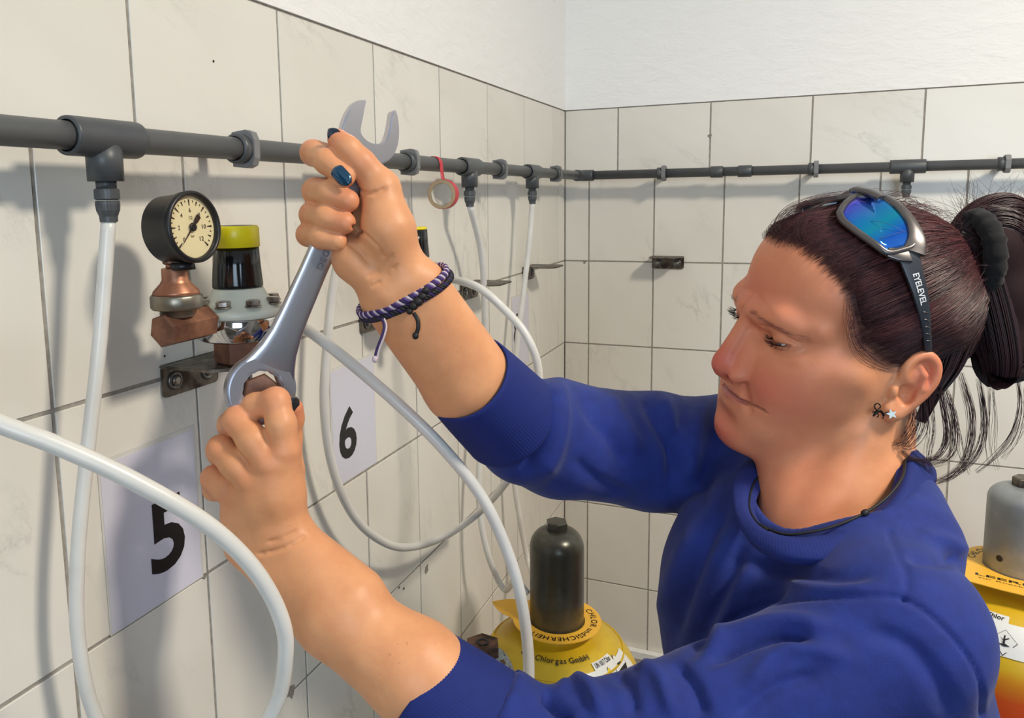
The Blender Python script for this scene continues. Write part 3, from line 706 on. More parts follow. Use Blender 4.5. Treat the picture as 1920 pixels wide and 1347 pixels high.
# hazard label wrapped on the shoulder
M_HAZY = plain('hazard_yellow', srgb(232, 204, 40), 0.4); M_LINE = plain('label_line_grey', srgb(70, 70, 70), 0.5)
def shoulder_label(c, s, rb, a_mid, label_root, r_hi, r_lo, da, title, title_da, diamonds, vmax=1.0):
    """label laid on the bottle shoulder: spans angle a_mid +- da and radius r_hi..r_lo (from top to bottom)"""
    def pt(u, v, lift):     # u in -1..1 along the angle, v in 0..1 down the slope
        a = a_mid+u*da; zz = v
        r = r_hi+(r_lo-r_hi)*min(1.0, v); z = shoulder_z(s, rb, r)
        if v > 1.0: z -= (v-1.0)*0.05
        er = V((math.cos(a), math.sin(a), 0))
        return V((c[0], c[1], 0))+er*(r+lift*0.6)+V((0, 0, z+lift))
    def patch(mb, u0, u1, v0, v1, lift, n=14, m=6):
        vs = [pt(u0+(u1-u0)*i/n, v0+(v1-v0)*j/m, lift) for j in range(m+1) for i in range(n+1)]
        mb.add(vs, [(j*(n+1)+i, j*(n+1)+i+1, (j+1)*(n+1)+i+1, (j+1)*(n+1)+i) for j in range(m) for i in range(n)], True)
    def poly2(mb, P, lift): mb.add([pt(u, v, lift) for u, v in P], [tuple(range(len(P)))])
    b = MB(); patch(b, -1, 1, 0.24, vmax, 0.0012); patch(b, title_da[0], title_da[1], 0.0, 0.24, 0.0012, 8, 3); o = b.build('hazard_label', M_LABEL, label_root)
    b = MB()
    h_ = 0.16
    u0, u1 = title_da[0]+0.06, title_da[1]-0.06
    vs, fs = text_tris(title, 0.012); lo = vs.min(0); sz = vs.max(0)-lo
    b.add([pt(u0+(u1-u0)*(q[0]-lo[0])/sz[0], 0.20-h_*(q[1]-lo[1])/sz[1], 0.0019) for q in vs], fs)
    b.build('label_title', M_INK, o)
    for (u, v, du, dv, kind) in diamonds:
        b = MB(); D = [(u-du, v), (u, v-dv), (u+du, v), (u, v+dv)]; k = 0.93
        poly2(b, D, 0.0016); b.build('diamond_border', M_LINE, o)
        b = MB(); poly2(b, [(u+(x-u)*k, v+(y-v)*k) for x, y in D], 0.0019); b.build('diamond', M_HAZY if kind == 'yellow' else M_LABEL, o)
        b = MB()
        if kind == 'black': poly2(b, [(u-du*k, v+0.02), (u+du*k, v+0.02), (u, v+dv*k)], 0.0022); poly2(b, [(u-du*.3, v-dv*.35), (u+du*.25, v-dv*.3), (u+du*.3, v-dv*.2), (u-du*.3, v-dv*.22)], 0.0022)
        elif kind == 'yellow':
            poly2(b, [(u-du*.2, v-dv*.02), (u-du*.25, v-dv*.3), (u, v-dv*.55), (u+du*.08, v-dv*.3), (u+du*.25, v-dv*.4), (u+du*.2, v-dv*.02)], 0.0022); poly2(b, [(u-du*.2, v+dv*.06), (u+du*.2, v+dv*.06), (u+du*.2, v+dv*.1), (u-du*.2, v+dv*.1)], 0.0022)
        elif kind == 'skull':
            for s1 in (-1, 1): poly2(b, [(u-s1*du*.4, v-dv*.02), (u-s1*du*.3, v-dv*.10), (u+s1*du*.4, v+dv*.30), (u+s1*du*.3, v+dv*.38)], 0.0022)
            poly2(b, [(u-du*.2, v-dv*.12), (u-du*.14, v-dv*.34), (u+du*.14, v-dv*.34), (u+du*.2, v-dv*.12), (u+du*.1, v), (u-du*.1, v)], 0.0022)
        else:
            poly2(b, [(u-du*.45, v+dv*.30), (u+du*.1, v+dv*.22), (u+du*.45, v+dv*.34), (u, v+dv*.42)], 0.0022)
            poly2(b, [(u-du*.08, v+dv*.22), (u-du*.05, v-dv*.45), (u+du*.05, v-dv*.45), (u+du*.06, v+dv*.22)], 0.0022)
            for a_, b_ in ((-.35, -.25), (.3, -.3), (-.28, -.02)): poly2(b, [(u, v+dv*(b_+.2)), (u+du*a_, v+dv*b_), (u+du*(a_+.06), v+dv*(b_+.06)), (u, v+dv*(b_+.3))], 0.0022)
        b.build('pictogram', M_INK, o)
    return o
shoulder_label(C1, S1, RB1, view1+0.82, c1, 0.086, 0.128, 0.60, 'UN 1017 Chlor', (-0.32, 0.42), [(-0.42, 0.92, 0.26, 0.42, 'skull'), (0.06, 0.70, 0.26, 0.42, 'yellow'), (0.50, 0.52, 0.26, 0.40, 'black')], 1.5)
# cylinder with the flaking cap in front of it
C3 = at(906, 1300, .975)[:2]; S3 = 0.962
c3 = cylinder(*C3, S3, M_CAPR, M_CYLY, 'gas cylinder with a rusty hexagon on a flaking grey cap', rcap=0.041, hcap=0.128, rbody=0.104, hexmat=M_RUST, dome=0.042, hexr=0.0225)
b = MB(); b.lathe([(0.0055, 0), (0.0078, 0.0006), (0.0078, 0.0016), (0.0052, 0.0016), (0.0050, 0.0002)], (C3[0], C3[1], S3+0.128+0.0128), (0, 0, 1), 28, cap=False); b.build('hole_rim', M_INK, c3)
# right hand cylinder
C2 = V((0.846, -0.462))
c2 = cylinder(*C2, S2, M_CAPS, mat_orange(), 'yellow and red gas cylinder with a silver cap at the right edge', rcap=0.047, hcap=0.135, rbody=RB2, hexmat=M_STEEL_OLD, dome=0.024, sh=0.10)
view2 = math.atan2(CAM[1]-C2[1], CAM[0]-C2[0])
ha = view2-0.55; b = MB(); b.cyl(V((C2[0]+0.0462*math.cos(ha), C2[1]+0.0462*math.sin(ha), S2+0.028)), V((C2[0]+0.0474*math.cos(ha), C2[1]+0.0474*math.sin(ha), S2+0.028)), 0.0048, seg=20); b.build('vent_hole', M_INK, c2)
root = empty('cylinder_tag', (C2[0], C2[1], S2)); tag(root, 'yellow card collar with a wide printed tab under the silver cap', 'tag')
rv = V((math.cos(view2), math.sin(view2))); tv = V((-rv[1], rv[0]))
poly = []
for k in range(48):
    a = 2*pi*k/48; u, v = 0.074*math.cos(a), 0.074*math.sin(a); poly.append((u, v))
poly = [(u, v) for u, v in poly if not (u > 0.045)]
poly.sort(key=lambda q: (math.atan2(q[1], q[0]) % (2*pi)))
tab = [(0.052, -0.070), (0.092, -0.078), (0.098, -0.020), (0.098, 0.06), (0.075, 0.07), (0.052, 0.055)]
# outline in (towards viewer, sideways)
ring = [q for q in poly]
outline = ring+tab
hole = [(0.0485*math.cos(2*pi*k/48), 0.0485*math.sin(2*pi*k/48)) for k in range(48)]
b = MB(); b.prism(outline, (C2[0], C2[1], S2+0.004), V((rv[0], rv[1], 0)), V((tv[0], tv[1], 0)), 0.0012, 0, [hole]); b.build('card', M_TAGY, root)
b = MB(); o3 = V((C2[0], C2[1], S2+0.0056)); r3 = V((rv[0], rv[1], 0)); t3 = V((tv[0], tv[1], 0))
text_on(b, 'LEEREN', o3+r3*0.066-t3*0.052, t3, -r3, 0.090, 0.0075, 0.015)
text_on(b, 'zur Rueckgabe', o3+r3*0.076-t3*0.048, t3, -r3, 0.080, 0.005)
arc_text(b, 'CHLOR', (C2[0], C2[1], 0), 0.0560, view2-1.95, 0.010, S2+0.0056, flip=False)
b.build('print', M_INK, root)
shoulder_label(C2, S2, RB2, view2-0.30, c2, 0.104, 0.140, 0.80, 'UN 1017 Chlor', (-0.50, 0.30), [(-0.02, 0.58, 0.15, 0.30, 'black'), (0.28, 0.72, 0.15, 0.28, 'fish')])

# ---- wrench
def plane_pt(px, py, o, n):
    r = CF+CR*(px-PX)/FPX-CU*(py-PY)/FPX; return CAM+r*((o-CAM)@n)/(r@n)
M_WRENCH = NT('satin_chrome_wrench'); M_WRENCH.base(srgb(196, 195, 203)); M_WRENCH.set(Roughness=0.36, Metallic=1.0)
_c = M_WRENCH.coords(scale=(1, 1, 1)); _n = M_WRENCH.noise(_c, 300, 3); M_WRENCH.bump(_n.outputs[0], 0.05, 0.0005); M_WRENCH = M_WRENCH.m
W0 = at(488, 730, 0.612); W1 = at(694, 262, 0.628)
wl = unit(W1-W0)                         # long axis
toC = unit(CAM-(W0+W1)/2); wn = unit(toC-wl*(toC@wl))          # facing the camera
wn = unit(wn+0.30*np.cross(wl, wn)); wx = np.cross(wl, wn)     # slightly turned about its length
wrench = empty('combination_wrench', W0); tag(wrench, 'long satin steel combination wrench held in both hands', 'wrench')
def to2(P): d = P-W0; return (d@wx, d@wl)
# ring end, tilted back a little from the shank
rn = unit(wn+0.10*wl); rl = unit(wl-rn*(wl@rn)); rx = np.cross(rl, rn)
outl = []
Rr = 0.0276
for k in range(72):
    a = 2*pi*k/72; outl.append((Rr*math.cos(a), Rr*math.sin(a)))
star = []
for k in range(48):
    a = 2*pi*k/48; star.append(((0.0150+0.0004*math.cos(12*a))*math.cos(a), (0.0150+0.0004*math.cos(12*a))*math.sin(a)))
b = MB(); b.prism(outl, W0-rn*0.0075, rx, rl, 0.0150, 0.0022, [star]); o = smooth_angle(b.build('ring_end', M_WRENCH, wrench), 30)
# shank: lofted rounded rectangle along the length
Lw = np.linalg.norm(W1-W0); b = MB(); vs = []; fs = []
stations = [(0.0165, 0.0225, 0.0062, -0.001), (0.024, 0.0190, 0.0060, 0.0), (0.034, 0.0155, 0.0056, 0.001), (0.048, 0.0130, 0.0050, 0.002), (0.065, 0.0118, 0.0044, 0.002), (0.10, 0.0110, 0.0040, 0.002), (0.15, 0.0106, 0.0038, 0.001), (Lw-0.040, 0.0108, 0.0040, 0.0), (Lw-0.028, 0.0124, 0.0044, 0.0), (Lw-0.016, 0.0160, 0.0048, 0.0)]
ns = 28
for u, hw, ht, off in stations:
    for k in range(ns):
        a = 2*pi*k/ns; ca, sa = math.cos(a), math.sin(a)
        e_ = 0.42
        vs.append(W0+wl*u+wx*(hw*math.copysign(abs(ca)**e_, ca))+wn*(off+ht*math.copysign(abs(sa)**e_, sa)))
for i in range(len(stations)-1):
    for k in range(ns):
        k2 = (k+1) % ns; fs.append((i*ns+k, i*ns+k2, (i+1)*ns+k2, (i+1)*ns+k))
fs.append(tuple(reversed(range(ns)))); fs.append(tuple((len(stations)-1)*ns+k for k in range(ns)))
b.add(vs, fs, True); smooth_angle(b.build('shank', M_WRENCH, wrench), 40)
# open jaw: outline traced on the plane of the head
jpx = [(652, 296), (643, 275), (640, 250), (643, 230), (652, 208), (664, 192), (676, 188), (686, 189), (684, 200), (680, 222), (676, 244), (679, 254), (687, 263), (698, 269), (711, 270), (719, 266), (725, 256), (730, 236), (734, 212), (739, 207), (743, 210), (747, 228), (748, 252), (745, 274), (736, 293), (722, 305), (704, 311), (684, 311), (666, 306)]
jn = unit(wn+0.05*wl); jo = W1
P3 = [plane_pt(x, y, jo, jn) for x, y in jpx]; jx = unit(wx-jn*(wx@jn)); jy = np.cross(jn, jx)
poly = [((p-jo)@jx, (p-jo)@jy) for p in P3]
# smooth the traced outline
q = spline([(x, y, 0) for x, y in poly]+[(poly[0][0], poly[0][1], 0)], 3)[:-1]
b = MB(); b.prism([(a[0], a[1]) for a in q], jo-jn*0.0095, jx, jy, 0.0110, 0.0012); smooth_angle(b.build('open_jaw', M_WRENCH, wrench), 30)
b = MB(); lp = W0+wl*0.106+wn*(0.0064)
text_on(b, 'DEGR', lp+wx*0.0055, wl, -wx, 0.022, 0.0052, 0.0)
b.build('embossed_lettering', plain('dull_lettering', srgb(112, 108, 112), 0.6, 0.4), wrench)
# filled drill holes and chipped joints on the walls
def chip(wall, px, py, plane, pts, mat, nm):
    c = onx(px, py, 0.0) if plane == 'x' else ony(px, py, 0.0)
    ex = V((0, 1, 0)) if plane == 'x' else V((1, 0, 0)); b = MB()
    b.prism(pts, c+(V((0.0001, 0, 0)) if plane == 'x' else V((0, -0.0007, 0))), ex, (0, 0, 1), 0.0006 if plane == 'x' else -0.0006); o = b.build(nm, mat); o.parent = wall
rc = random.Random(5)
def blob(r, k=9, sx=1.0): return [(sx*r*rc.uniform(.6, 1.2)*math.cos(2*pi*i/k), r*rc.uniform(.6, 1.2)*math.sin(2*pi*i/k)) for i in range(k)]
M_PLUG = plain('grey_filler', srgb(140, 134, 124), 0.9, var=0.15, scale=300)
for px, py in ((1331, 255), (1096, 491)): chip(wall_back, px, py, 'y', blob(0.0045), M_PLUG, 'filled_hole')
for px, py, r in ((799, 1068, 0.008), (545, 1296, 0.009), (382, 1081, 0.003)): chip(wall_left, px, py, 'x', blob(r, 9, 1.0), M_PLUG, 'chipped_joint')
M_HOLE = plain('dark_drill_hole', srgb(52, 46, 40), 0.9)
for px, py, r in ((748, 1102, 0.0017), (757, 1104, 0.0019), (308, 668, 0.0010), (400, 115, 0.0012)): chip(wall_left, px, py, 'x', blob(r, 8), M_HOLE, 'drill_hole')
# ================================================================== sculpting with distance fields
class Field:
    """distance field on a grid (mm); shapes are blended in one by one"""
    def __init__(s, lo, hi, h):
        s.lo = V(lo); s.h = h; s.n = [int(math.ceil((b-a)/h))+1 for a, b in zip(lo, hi)]
        s.ax = [(s.lo[i]+h*np.arange(s.n[i])).astype(np.float32) for i in range(3)]
        s.D = np.full(s.n, 60.0, np.float32)
    def sub(s, lo, hi):
        sl = []
        for i in range(3):
            a = int(max(0, math.floor((lo[i]-s.lo[i])/s.h))); b = int(min(s.n[i], math.ceil((hi[i]-s.lo[i])/s.h)+1))
            if b <= a: return None, None
            sl.append(slice(a, b))
        g = (s.ax[0][sl[0]][:, None, None], s.ax[1][sl[1]][None, :, None], s.ax[2][sl[2]][None, None, :])
        return tuple(sl), g
    def put(s, sl, d, k, cut=False):
        c = s.D[sl]
        if cut: a, b = -c, d
        else: a, b = c, d
        if k > 0:
            t = np.clip(0.5+0.5*(b-a)/k, 0, 1); r = b*(1-t)+a*t-k*t*(1-t)
        else: r = np.minimum(a, b)
        s.D[sl] = -r if cut else r
    def cone(s, a, b, ra, rb=None, k=4.0, cut=False):
        rb = ra if rb is None else rb; a = V(a); b = V(b); m = max(ra, rb)+k+3*s.h
        sl, g = s.sub(np.minimum(a, b)-m, np.maximum(a, b)+m)
        if sl is None: return s
        ab = b-a; L2 = max(1e-6, ab@ab)
        px, py, pz = g[0]-a[0], g[1]-a[1], g[2]-a[2]
        t = np.clip((px*ab[0]+py*ab[1]+pz*ab[2])/L2, 0, 1).astype(np.float32)
        d = np.sqrt((px-t*ab[0])**2+(py-t*ab[1])**2+(pz-t*ab[2])**2)-(ra+(rb-ra)*t)
        s.put(sl, d.astype(np.float32), k, cut); return s
    def chain(s, pts, k=4.0, cut=False):
        """pts [(p, r)...]"""
        for (a, ra), (b, rb) in zip(pts[:-1], pts[1:]): s.cone(a, b, ra, rb, k, cut)
        return s
    def ell(s, c, r, k=4.0, M=None, cut=False):
        c = V(c); r = V(r); m = max(r)+k+3*s.h
        sl, g = s.sub(c-m, c+m)
        if sl is None: return s
        px, py, pz = g[0]-c[0], g[1]-c[1], g[2]-c[2]
        if M is not None:
            q = [px*M[0][i]+py*M[1][i]+pz*M[2][i] for i in range(3)]       # columns of M are the axes
        else: q = [px, py, pz]
        k0 = np.sqrt((q[0]/r[0])**2+(q[1]/r[1])**2+(q[2]/r[2])**2)
        k1 = np.sqrt((q[0]/r[0]**2)**2+(q[1]/r[1]**2)**2+(q[2]/r[2]**2)**2)+1e-6
        s.put(sl, (k0*(k0-1.0)/k1).astype(np.float32), k, cut); return s
    def mesh(s):
        """surface nets -> vertices (mm), quads"""
        D = s.D; I = D < 0; n = s.n
        c = np.zeros([m-1 for m in n], np.int16)
        for dx in (0, 1):
            for dy in (0, 1):
                for dz in (0, 1): c += I[dx:n[0]-1+dx, dy:n[1]-1+dy, dz:n[2]-1+dz]
        act = (c > 0) & (c < 8); idx = np.full(act.shape, -1, np.int64); cells = np.argwhere(act); idx[act] = np.arange(len(cells))
        acc = np.zeros((len(cells), 3)); cnt = np.zeros(len(cells))
        cr = [(x, y, z) for x in (0, 1) for y in (0, 1) for z in (0, 1)]
        val = {q: D[cells[:, 0]+q[0], cells[:, 1]+q[1], cells[:, 2]+q[2]].astype(np.float64) for q in cr}
        for q in cr:
            for i in range(3):
                if q[i] == 0:
                    e = list(q); e[i] = 1; e = tuple(e); va, vb = val[q], val[e]; mk = (va < 0) != (vb < 0)
                    t = va[mk]/(va[mk]-vb[mk]); p = np.tile(V(q), (mk.sum(), 1)); p[:, i] = t; acc[mk] += p; cnt[mk] += 1
        Vt = s.lo+s.h*(cells+acc/cnt[:, None])
        quads = []
        for i in range(3):
            j, k = (i+1) % 3, (i+2) % 3
            A = [slice(None)]*3; B = [slice(None)]*3; A[i] = slice(0, n[i]-1); B[i] = slice(1, n[i])
            a = I[tuple(A)]; b = I[tuple(B)]
            ed = np.argwhere(a != b); ok = (ed[:, j] > 0) & (ed[:, j] < n[j]-1) & (ed[:, k] > 0) & (ed[:, k] < n[k]-1); ed = ed[ok]
            ins = a[tuple(ed.T)]
            def cell(dj, dk):
                q = ed.copy(); q[:, j] -= dj; q[:, k] -= dk; return idx[tuple(q.T)]
            f = np.stack([cell(1, 1), cell(0, 1), cell(0, 0), cell(1, 0)], 1); f[~ins] = f[~ins][:, ::-1]; quads.append(f)
        Q = np.concatenate(quads); Vt, Q, _ = keep(Vt, Q, np.ones(len(Vt), bool)); return Vt, Q
def relax(Vt, Q, it=1, lam=0.5):
    """Laplacian smoothing over the quad edges"""
    n = len(Vt)
    for _ in range(it):
        s = np.zeros_like(Vt); c = np.zeros(n)
        for a, b in ((0, 1), (1, 2), (2, 3), (3, 0)):
            i, j = Q[:, a], Q[:, b]
            for d in range(3): s[:, d] += np.bincount(i, Vt[j, d], n)+np.bincount(j, Vt[i, d], n)
            c += np.bincount(i, minlength=n)+np.bincount(j, minlength=n)
        Vt = np.where(c[:, None] > 0, Vt+lam*(s/np.maximum(c, 1)[:, None]-Vt), Vt)
    return Vt
def normals(Vt, Q):
    nrm = np.cross(Vt[Q[:, 2]]-Vt[Q[:, 0]], Vt[Q[:, 3]]-Vt[Q[:, 1]]); out = np.zeros_like(Vt)
    for a in range(4):
        for d in range(3): out[:, d] += np.bincount(Q[:, a], nrm[:, d], len(Vt))
    return out/(np.linalg.norm(out, axis=1)[:, None]+1e-12)
def keep(Vt, Q, mask):
    """sub-mesh of the vertices in mask"""
    f = mask[Q].all(1); Q2 = Q[f]; used = np.zeros(len(Vt), bool); used[Q2.ravel()] = True
    m = np.cumsum(used)-1; return Vt[used], m[Q2], used
def np_mesh(name, Vt, F, smooth=True):
    me = bpy.data.meshes.new(name); nv, nf, k = len(Vt), len(F), F.shape[1]
    me.vertices.add(nv); me.vertices.foreach_set('co', np.asarray(Vt, np.float32).ravel())
    me.loops.add(nf*k); me.loops.foreach_set('vertex_index', np.asarray(F, np.int32).ravel())
    me.polygons.add(nf); me.polygons.foreach_set('loop_start', np.arange(0, nf*k, k, dtype=np.int32)); me.polygons.foreach_set('loop_total', np.full(nf, k, np.int32))
    me.polygons.foreach_set('use_smooth', np.full(nf, smooth)); me.update(); me.validate(); return me
def attr(me, name, arr):
    a = me.attributes.new(name, 'FLOAT_COLOR', 'POINT'); c = np.ones((len(me.vertices), 4), np.float32); c[:, :arr.shape[1]] = arr; a.data.foreach_set('color', c.ravel())
def np_obj(name, Vt, F, mat, parent=None, smooth=True):
    c = Vt.mean(0); me = np_mesh(name, Vt-c, F, smooth); me.materials.append(mat)
    o = bpy.data.objects.new(name, me); o.location = c; COL.objects.link(o)
    if parent is not None: adopt_any(o, parent)
    return o
def smooth01(x): x = np.clip(x, 0, 1); return x*x*(3-2*x)
def vnoise(P, seed=0):
    """cheap smooth noise -1..1 from a few sines"""
    r = np.random.RandomState(seed); s = np.zeros(len(P))
    for k in range(6):
        d = r.normal(size=3); d /= np.linalg.norm(d); s += np.sin(P@d*(0.6+0.5*k)+r.uniform(0, 6.28))/(1+0.35*k)
    return s/2.6
# ================================================================== the woman
HO = V((0.5563, -1.0580, 1.5107))
def _rm(a, b, c):
    Rz = np.array([[math.cos(a), -math.sin(a), 0], [math.sin(a), math.cos(a), 0], [0, 0, 1]])
    Rx = np.array([[1, 0, 0], [0, math.cos(b), -math.sin(b)], [0, math.sin(b), math.cos(b)]])
    Ry = np.array([[math.cos(c), 0, math.sin(c)], [0, 1, 0], [-math.sin(c), 0, math.cos(c)]])
    return Rz@Rx@Ry
HM = _rm(2.0788, 0.0507, -0.1845)          # head axes: x = her right, y = forward, z = up (mm, origin between the ears)
def hw(l): return HO+(np.asarray(l, float)/1000)@HM.T
def hl(P): return ((np.asarray(P, float)-HO)@HM)*1000
person = empty('person', (0.60, -1.10, 0)); tag(person, 'woman in a blue sweatshirt with dark hair tied up, tightening a fitting with a wrench', 'person')
MM = lambda x, y, d: at(x, y, d)*1000

# ---- head (symmetric half field, then mirrored)
hh = 1.15
Hf = Field((0, -112, -150), (96, 140, 142), hh)
Hf.ell((0, -8, 48), (73, 94, 81), 4)                    # cranium
Hf.ell((0, 36, 62), (61, 58, 52), 18)                   # forehead
Hf.ell((0, 60, 84), (40, 24, 30), 16)
Hf.ell((0, 46, -10), (54, 52, 58), 18)                  # mid face
Hf.ell((52, 26, 4), (17, 40, 34), 18)                   # temple to cheek
Hf.cone((6, 95, 41), (34, 84, 42), 8.5, 8, 14)          # brow
Hf.cone((34, 83, 42), (52, 62, 38), 7, 4, 18)
Hf.cone((42, 66, 4), (62, 30, 3), 12, 10, 18)           # cheek bone
Hf.ell((36, 60, -24), (27, 34, 32), 20)                 # cheek
Hf.ell((52, 16, -26), (16, 32, 36), 18)                 # side of the jaw
Hf.cone((60, -4, 0), (54, 6, -46), 12, 13, 14)          # ramus
Hf.cone((52, 10, -50), (16, 82, -78), 15, 15, 18)       # jaw line
Hf.ell((30, 66, -58), (22, 26, 20), 20)                 # lower cheek
Hf.ell((0, 58, -64), (40, 42, 26), 16)                  # floor of the mouth
Hf.ell((0, 88, -78), (21, 18, 17), 12)                  # chin
Hf.ell((0, 80, -44), (34, 22, 24), 12)                  # muzzle
Hf.ell((37, 97, 23), (17, 12, 10), 11, cut=True)        # eye socket
Hf.ell((13, 104, 19), (6, 12, 11), 7, cut=True)
Hf.cone((0, 96, 30), (0, 111, -6), 6.2, 8.2, 7)         # nose bridge
Hf.cone((7, 90, 14), (11, 98, -12), 6, 8.5, 8)          # nose flank
Hf.ell((0, 110.0, -13.0), (10.5, 12, 10.5), 5)              # nose tip
Hf.ell((13.5, 101.5, -18.5), (7.4, 10.0, 7.6), 4)          # wing
Hf.cone((0, 114, -20), (0, 103, -26), 4.2, 5, 3)
Hf.ell((6.5, 107, -26.5), (3.4, 5.0, 3.2), 1.5, cut=True) # nostril
Hf.cone((0, 99.0, -41.5), (25, 89.0, -46.5), 4.6, 3.0, 4)  # upper lip
Hf.cone((0, 97.0, -53.0), (24, 88.0, -52), 5.6, 3.4, 4)   # lower lip
Hf.ell((0, 105, -64.5), (15, 6, 5.0), 10, cut=True)        # below the lower lip
# eyelids: lowered upper lid and lower lid round the eyeball, slit between them
EC = V((36.5, 74.5, 24.0))
Hf.ell(EC, (14.6, 13.2, 13.0), 3.5)
Hf.cone(EC+V((-13, 8.5, -2.5)), EC+V((0, 14.0, -3.4)), 1.1, 1.7, 1.0, cut=True)
Hf.cone(EC+V((0, 14.0, -3.4)), EC+V((13.5, 6.0, 0.5)), 1.7, 1.1, 1.0, cut=True)
def sy(x, z):
    """front surface of the face at x, z"""
    i = int(round((x-Hf.lo[0])/hh)); k = int(round((z-Hf.lo[2])/hh)); col = Hf.D[i, :, k]; j = len(col)-1-np.argmax(col[::-1] < 0); return Hf.lo[1]+hh*(j+col[j]/(col[j]-col[j+1]))
def groove(L, k):
    """shallow line pressed into the face: (x, z, height of the tool above the skin, radius)"""
    P = [(V((x, sy(x, z)+o_, z)), r) for x, z, o_, r in L]; Hf.chain(P, k, cut=True)
groove([(19, -27, 1.4, 2.2), (24, -35, 1.2, 2.2), (30, -43, 1.8, 2.0)], 7)       # nasolabial fold
def fh(px, py):
    """point of the near half of the face seen at a photo pixel (x mirrored to positive)"""
    o = hl(CAM); d = (CF+CR*(px-PX)/FPX-CU*(py-PY)/FPX)@HM*1000; t = np.arange(0.58, 0.80, 0.0005); q = o+d*t[:, None]; q[:, 0] = np.abs(q[:, 0])
    ix = [np.clip(np.round((q[:, i]-Hf.lo[i])/hh).astype(int), 0, Hf.n[i]-1) for i in range(3)]; v = Hf.D[ix[0], ix[1], ix[2]]
    return q[np.argmax(v < 0)] if (v < 0).any() else q[np.argmin(v)]
mpx = [fh(x, y) for x, y in ((1384, 749), (1400, 756), (1416, 763), (1430, 769), (1438, 775))]
m0 = V((0, sy(0, mpx[0][2]+1.0), mpx[0][2]+1.0)); MOUTH = [m0]+mpx
Hf.chain([(p-V((0, 0.5, 0)), r) for p, r in zip(MOUTH, (1.8, 1.8, 1.7, 1.5, 1.3, 0.9))], 1.0, cut=True)      # mouth line
Hf.cone((20, 89.5, 38), (44, 76, 34), 4.5, 2.0, 14)      # fold of the brow above the lid
groove([(25, 32, 0.6, 1.3), (34, 33.5, 0.5, 1.3), (44, 31.5, 0.6, 1.3), (52, 27, 0.8, 1.3)], 2.5)   # lid crease
Hf.cone((23, 83, 11), (49, 72, 12), 3.0, 3.0, 9)          # bag below the eye
# ear
def E_(y, z, x): return V((x, y, z))
Me = _rm(R_(16), 0.0, R_(-6))
tilt = math.radians(21); ct, st = math.cos(tilt), math.sin(tilt)
def ear(u, v, x):      # u backwards, v upwards in the leaning plane of the ear
    return V((x+0.30*max(0, u)+3.0, -11-u*ct-v*st+2, -1-u*st*0.6+v*ct))
Hf.cone(ear(-3, -6, 66), ear(4, 12, 68), 7, 8, 6)
pl = [((-4, -22), 5.2), ((3, -24), 5.6), ((9, -14), 4.4), ((14, 0), 4.0), ((15, 14), 3.8), ((10, 26), 3.6), ((1, 31), 3.6), ((-8, 27), 3.4), ((-11, 17), 3.2), ((-8, 8), 3.0)]
_e = spline([V((u, v, r)) for (u, v), r in pl], 5); Hf.chain([(ear(q[0], q[1], 73), float(q[2])) for q in _e], 2.0)                       # helix and lobe
Hf.ell(ear(3, 6, 71.5), (3.2, 13, 22), 4, M=np.array([[1, 0, 0], [0, ct, -st], [0, st, ct]]))     # plate
Hf.chain([(ear(8, -10, 75), 2.8), (ear(9, 4, 76), 2.6), (ear(5, 15, 75.5), 2.4), (ear(-1, 21, 74), 2.0)], 2.5)          # antihelix
Hf.ell(ear(0, -5, 77.0), (6.5, 7.0, 9.0), 2.5, cut=True)                      # concha
Hf.ell(ear(-1, -18, 73), (4.0, 7, 7), 4)                                      # lobe
Hf.ell(ear(-9, -6, 73), (4.0, 3.2, 5.5), 3)                                   # tragus
D = Hf.D
Ff = Field((-96, -112, -150), (96, 140, 142), hh)
PADZ = 112; full = np.concatenate([D[:0:-1], D], 0); full = np.concatenate([np.full(full.shape[:2]+(PADZ,), 60.0, np.float32), full], 2); PADX = 46; full = np.pad(full, ((PADX, PADX), (0, 0), (0, 0)), constant_values=60.0); Ff.lo = V((-hh*(Hf.n[0]-1+PADX), -112, -150-PADZ*hh)); Ff.n = list(full.shape); Ff.D = full
Ff.ax = [(Ff.lo[i]+hh*np.arange(Ff.n[i])).astype(np.float32) for i in range(3)]
# neck runs down to the collar
NB = hl(at(1572, 1060, 0.676)); NT_ = V((0, -14, -34))
Ff.cone(NT_, NB, 52, 60, 16)
Ff.cone((0, 34, -66), hl(at(1500, 1020, 0.672)), 30, 36, 22)
Ff.cone((-50, -12, -18), hl(at(1470, 1090, 0.640)), 10, 9, 18)     # neck muscle
hv, hq = Ff.mesh()
hv = relax(hv, hq, 1, 0.5)
hv, hq, _ = keep(hv, hq, hv[:, 2] > -274)
HV_loc = hv.copy(); HN_loc = normals(hv, hq)
# skin masks in head coordinates
def gauss(P, c, r): return np.exp(-(((P-V(c))/V(r))**2).sum(1))
xa = np.abs(hv[:, 0]); Pm = np.c_[xa, hv[:, 1:]]
face_r = 0.22*smooth01((HV_loc[:, 1]-10)/50)+0.18
red = face_r+0.60*gauss(Pm, (40, 75, -18), (24, 30, 20))+0.62*gauss(Pm, (0, 116, -10), (17, 22, 24))+0.55*gauss(Pm, (0, 100, -80), (24, 24, 16))+0.6*gauss(Pm, (80, -22, 8), (8, 14, 30))+0.30*gauss(Pm, (0, 95, 60), (45, 30, 24))
lipz = -47.3-0.03*xa
_mx = np.array([p[0] for p in MOUTH]); _mz = np.array([p[2] for p in MOUTH]); lipz = np.interp(xa, _mx, _mz)
lip = np.exp(-((hv[:, 2]-lipz+0.3)/(5.2-0.12*xa))**4)*np.exp(-(xa/26)**8)*(hv[:, 1] > 80)
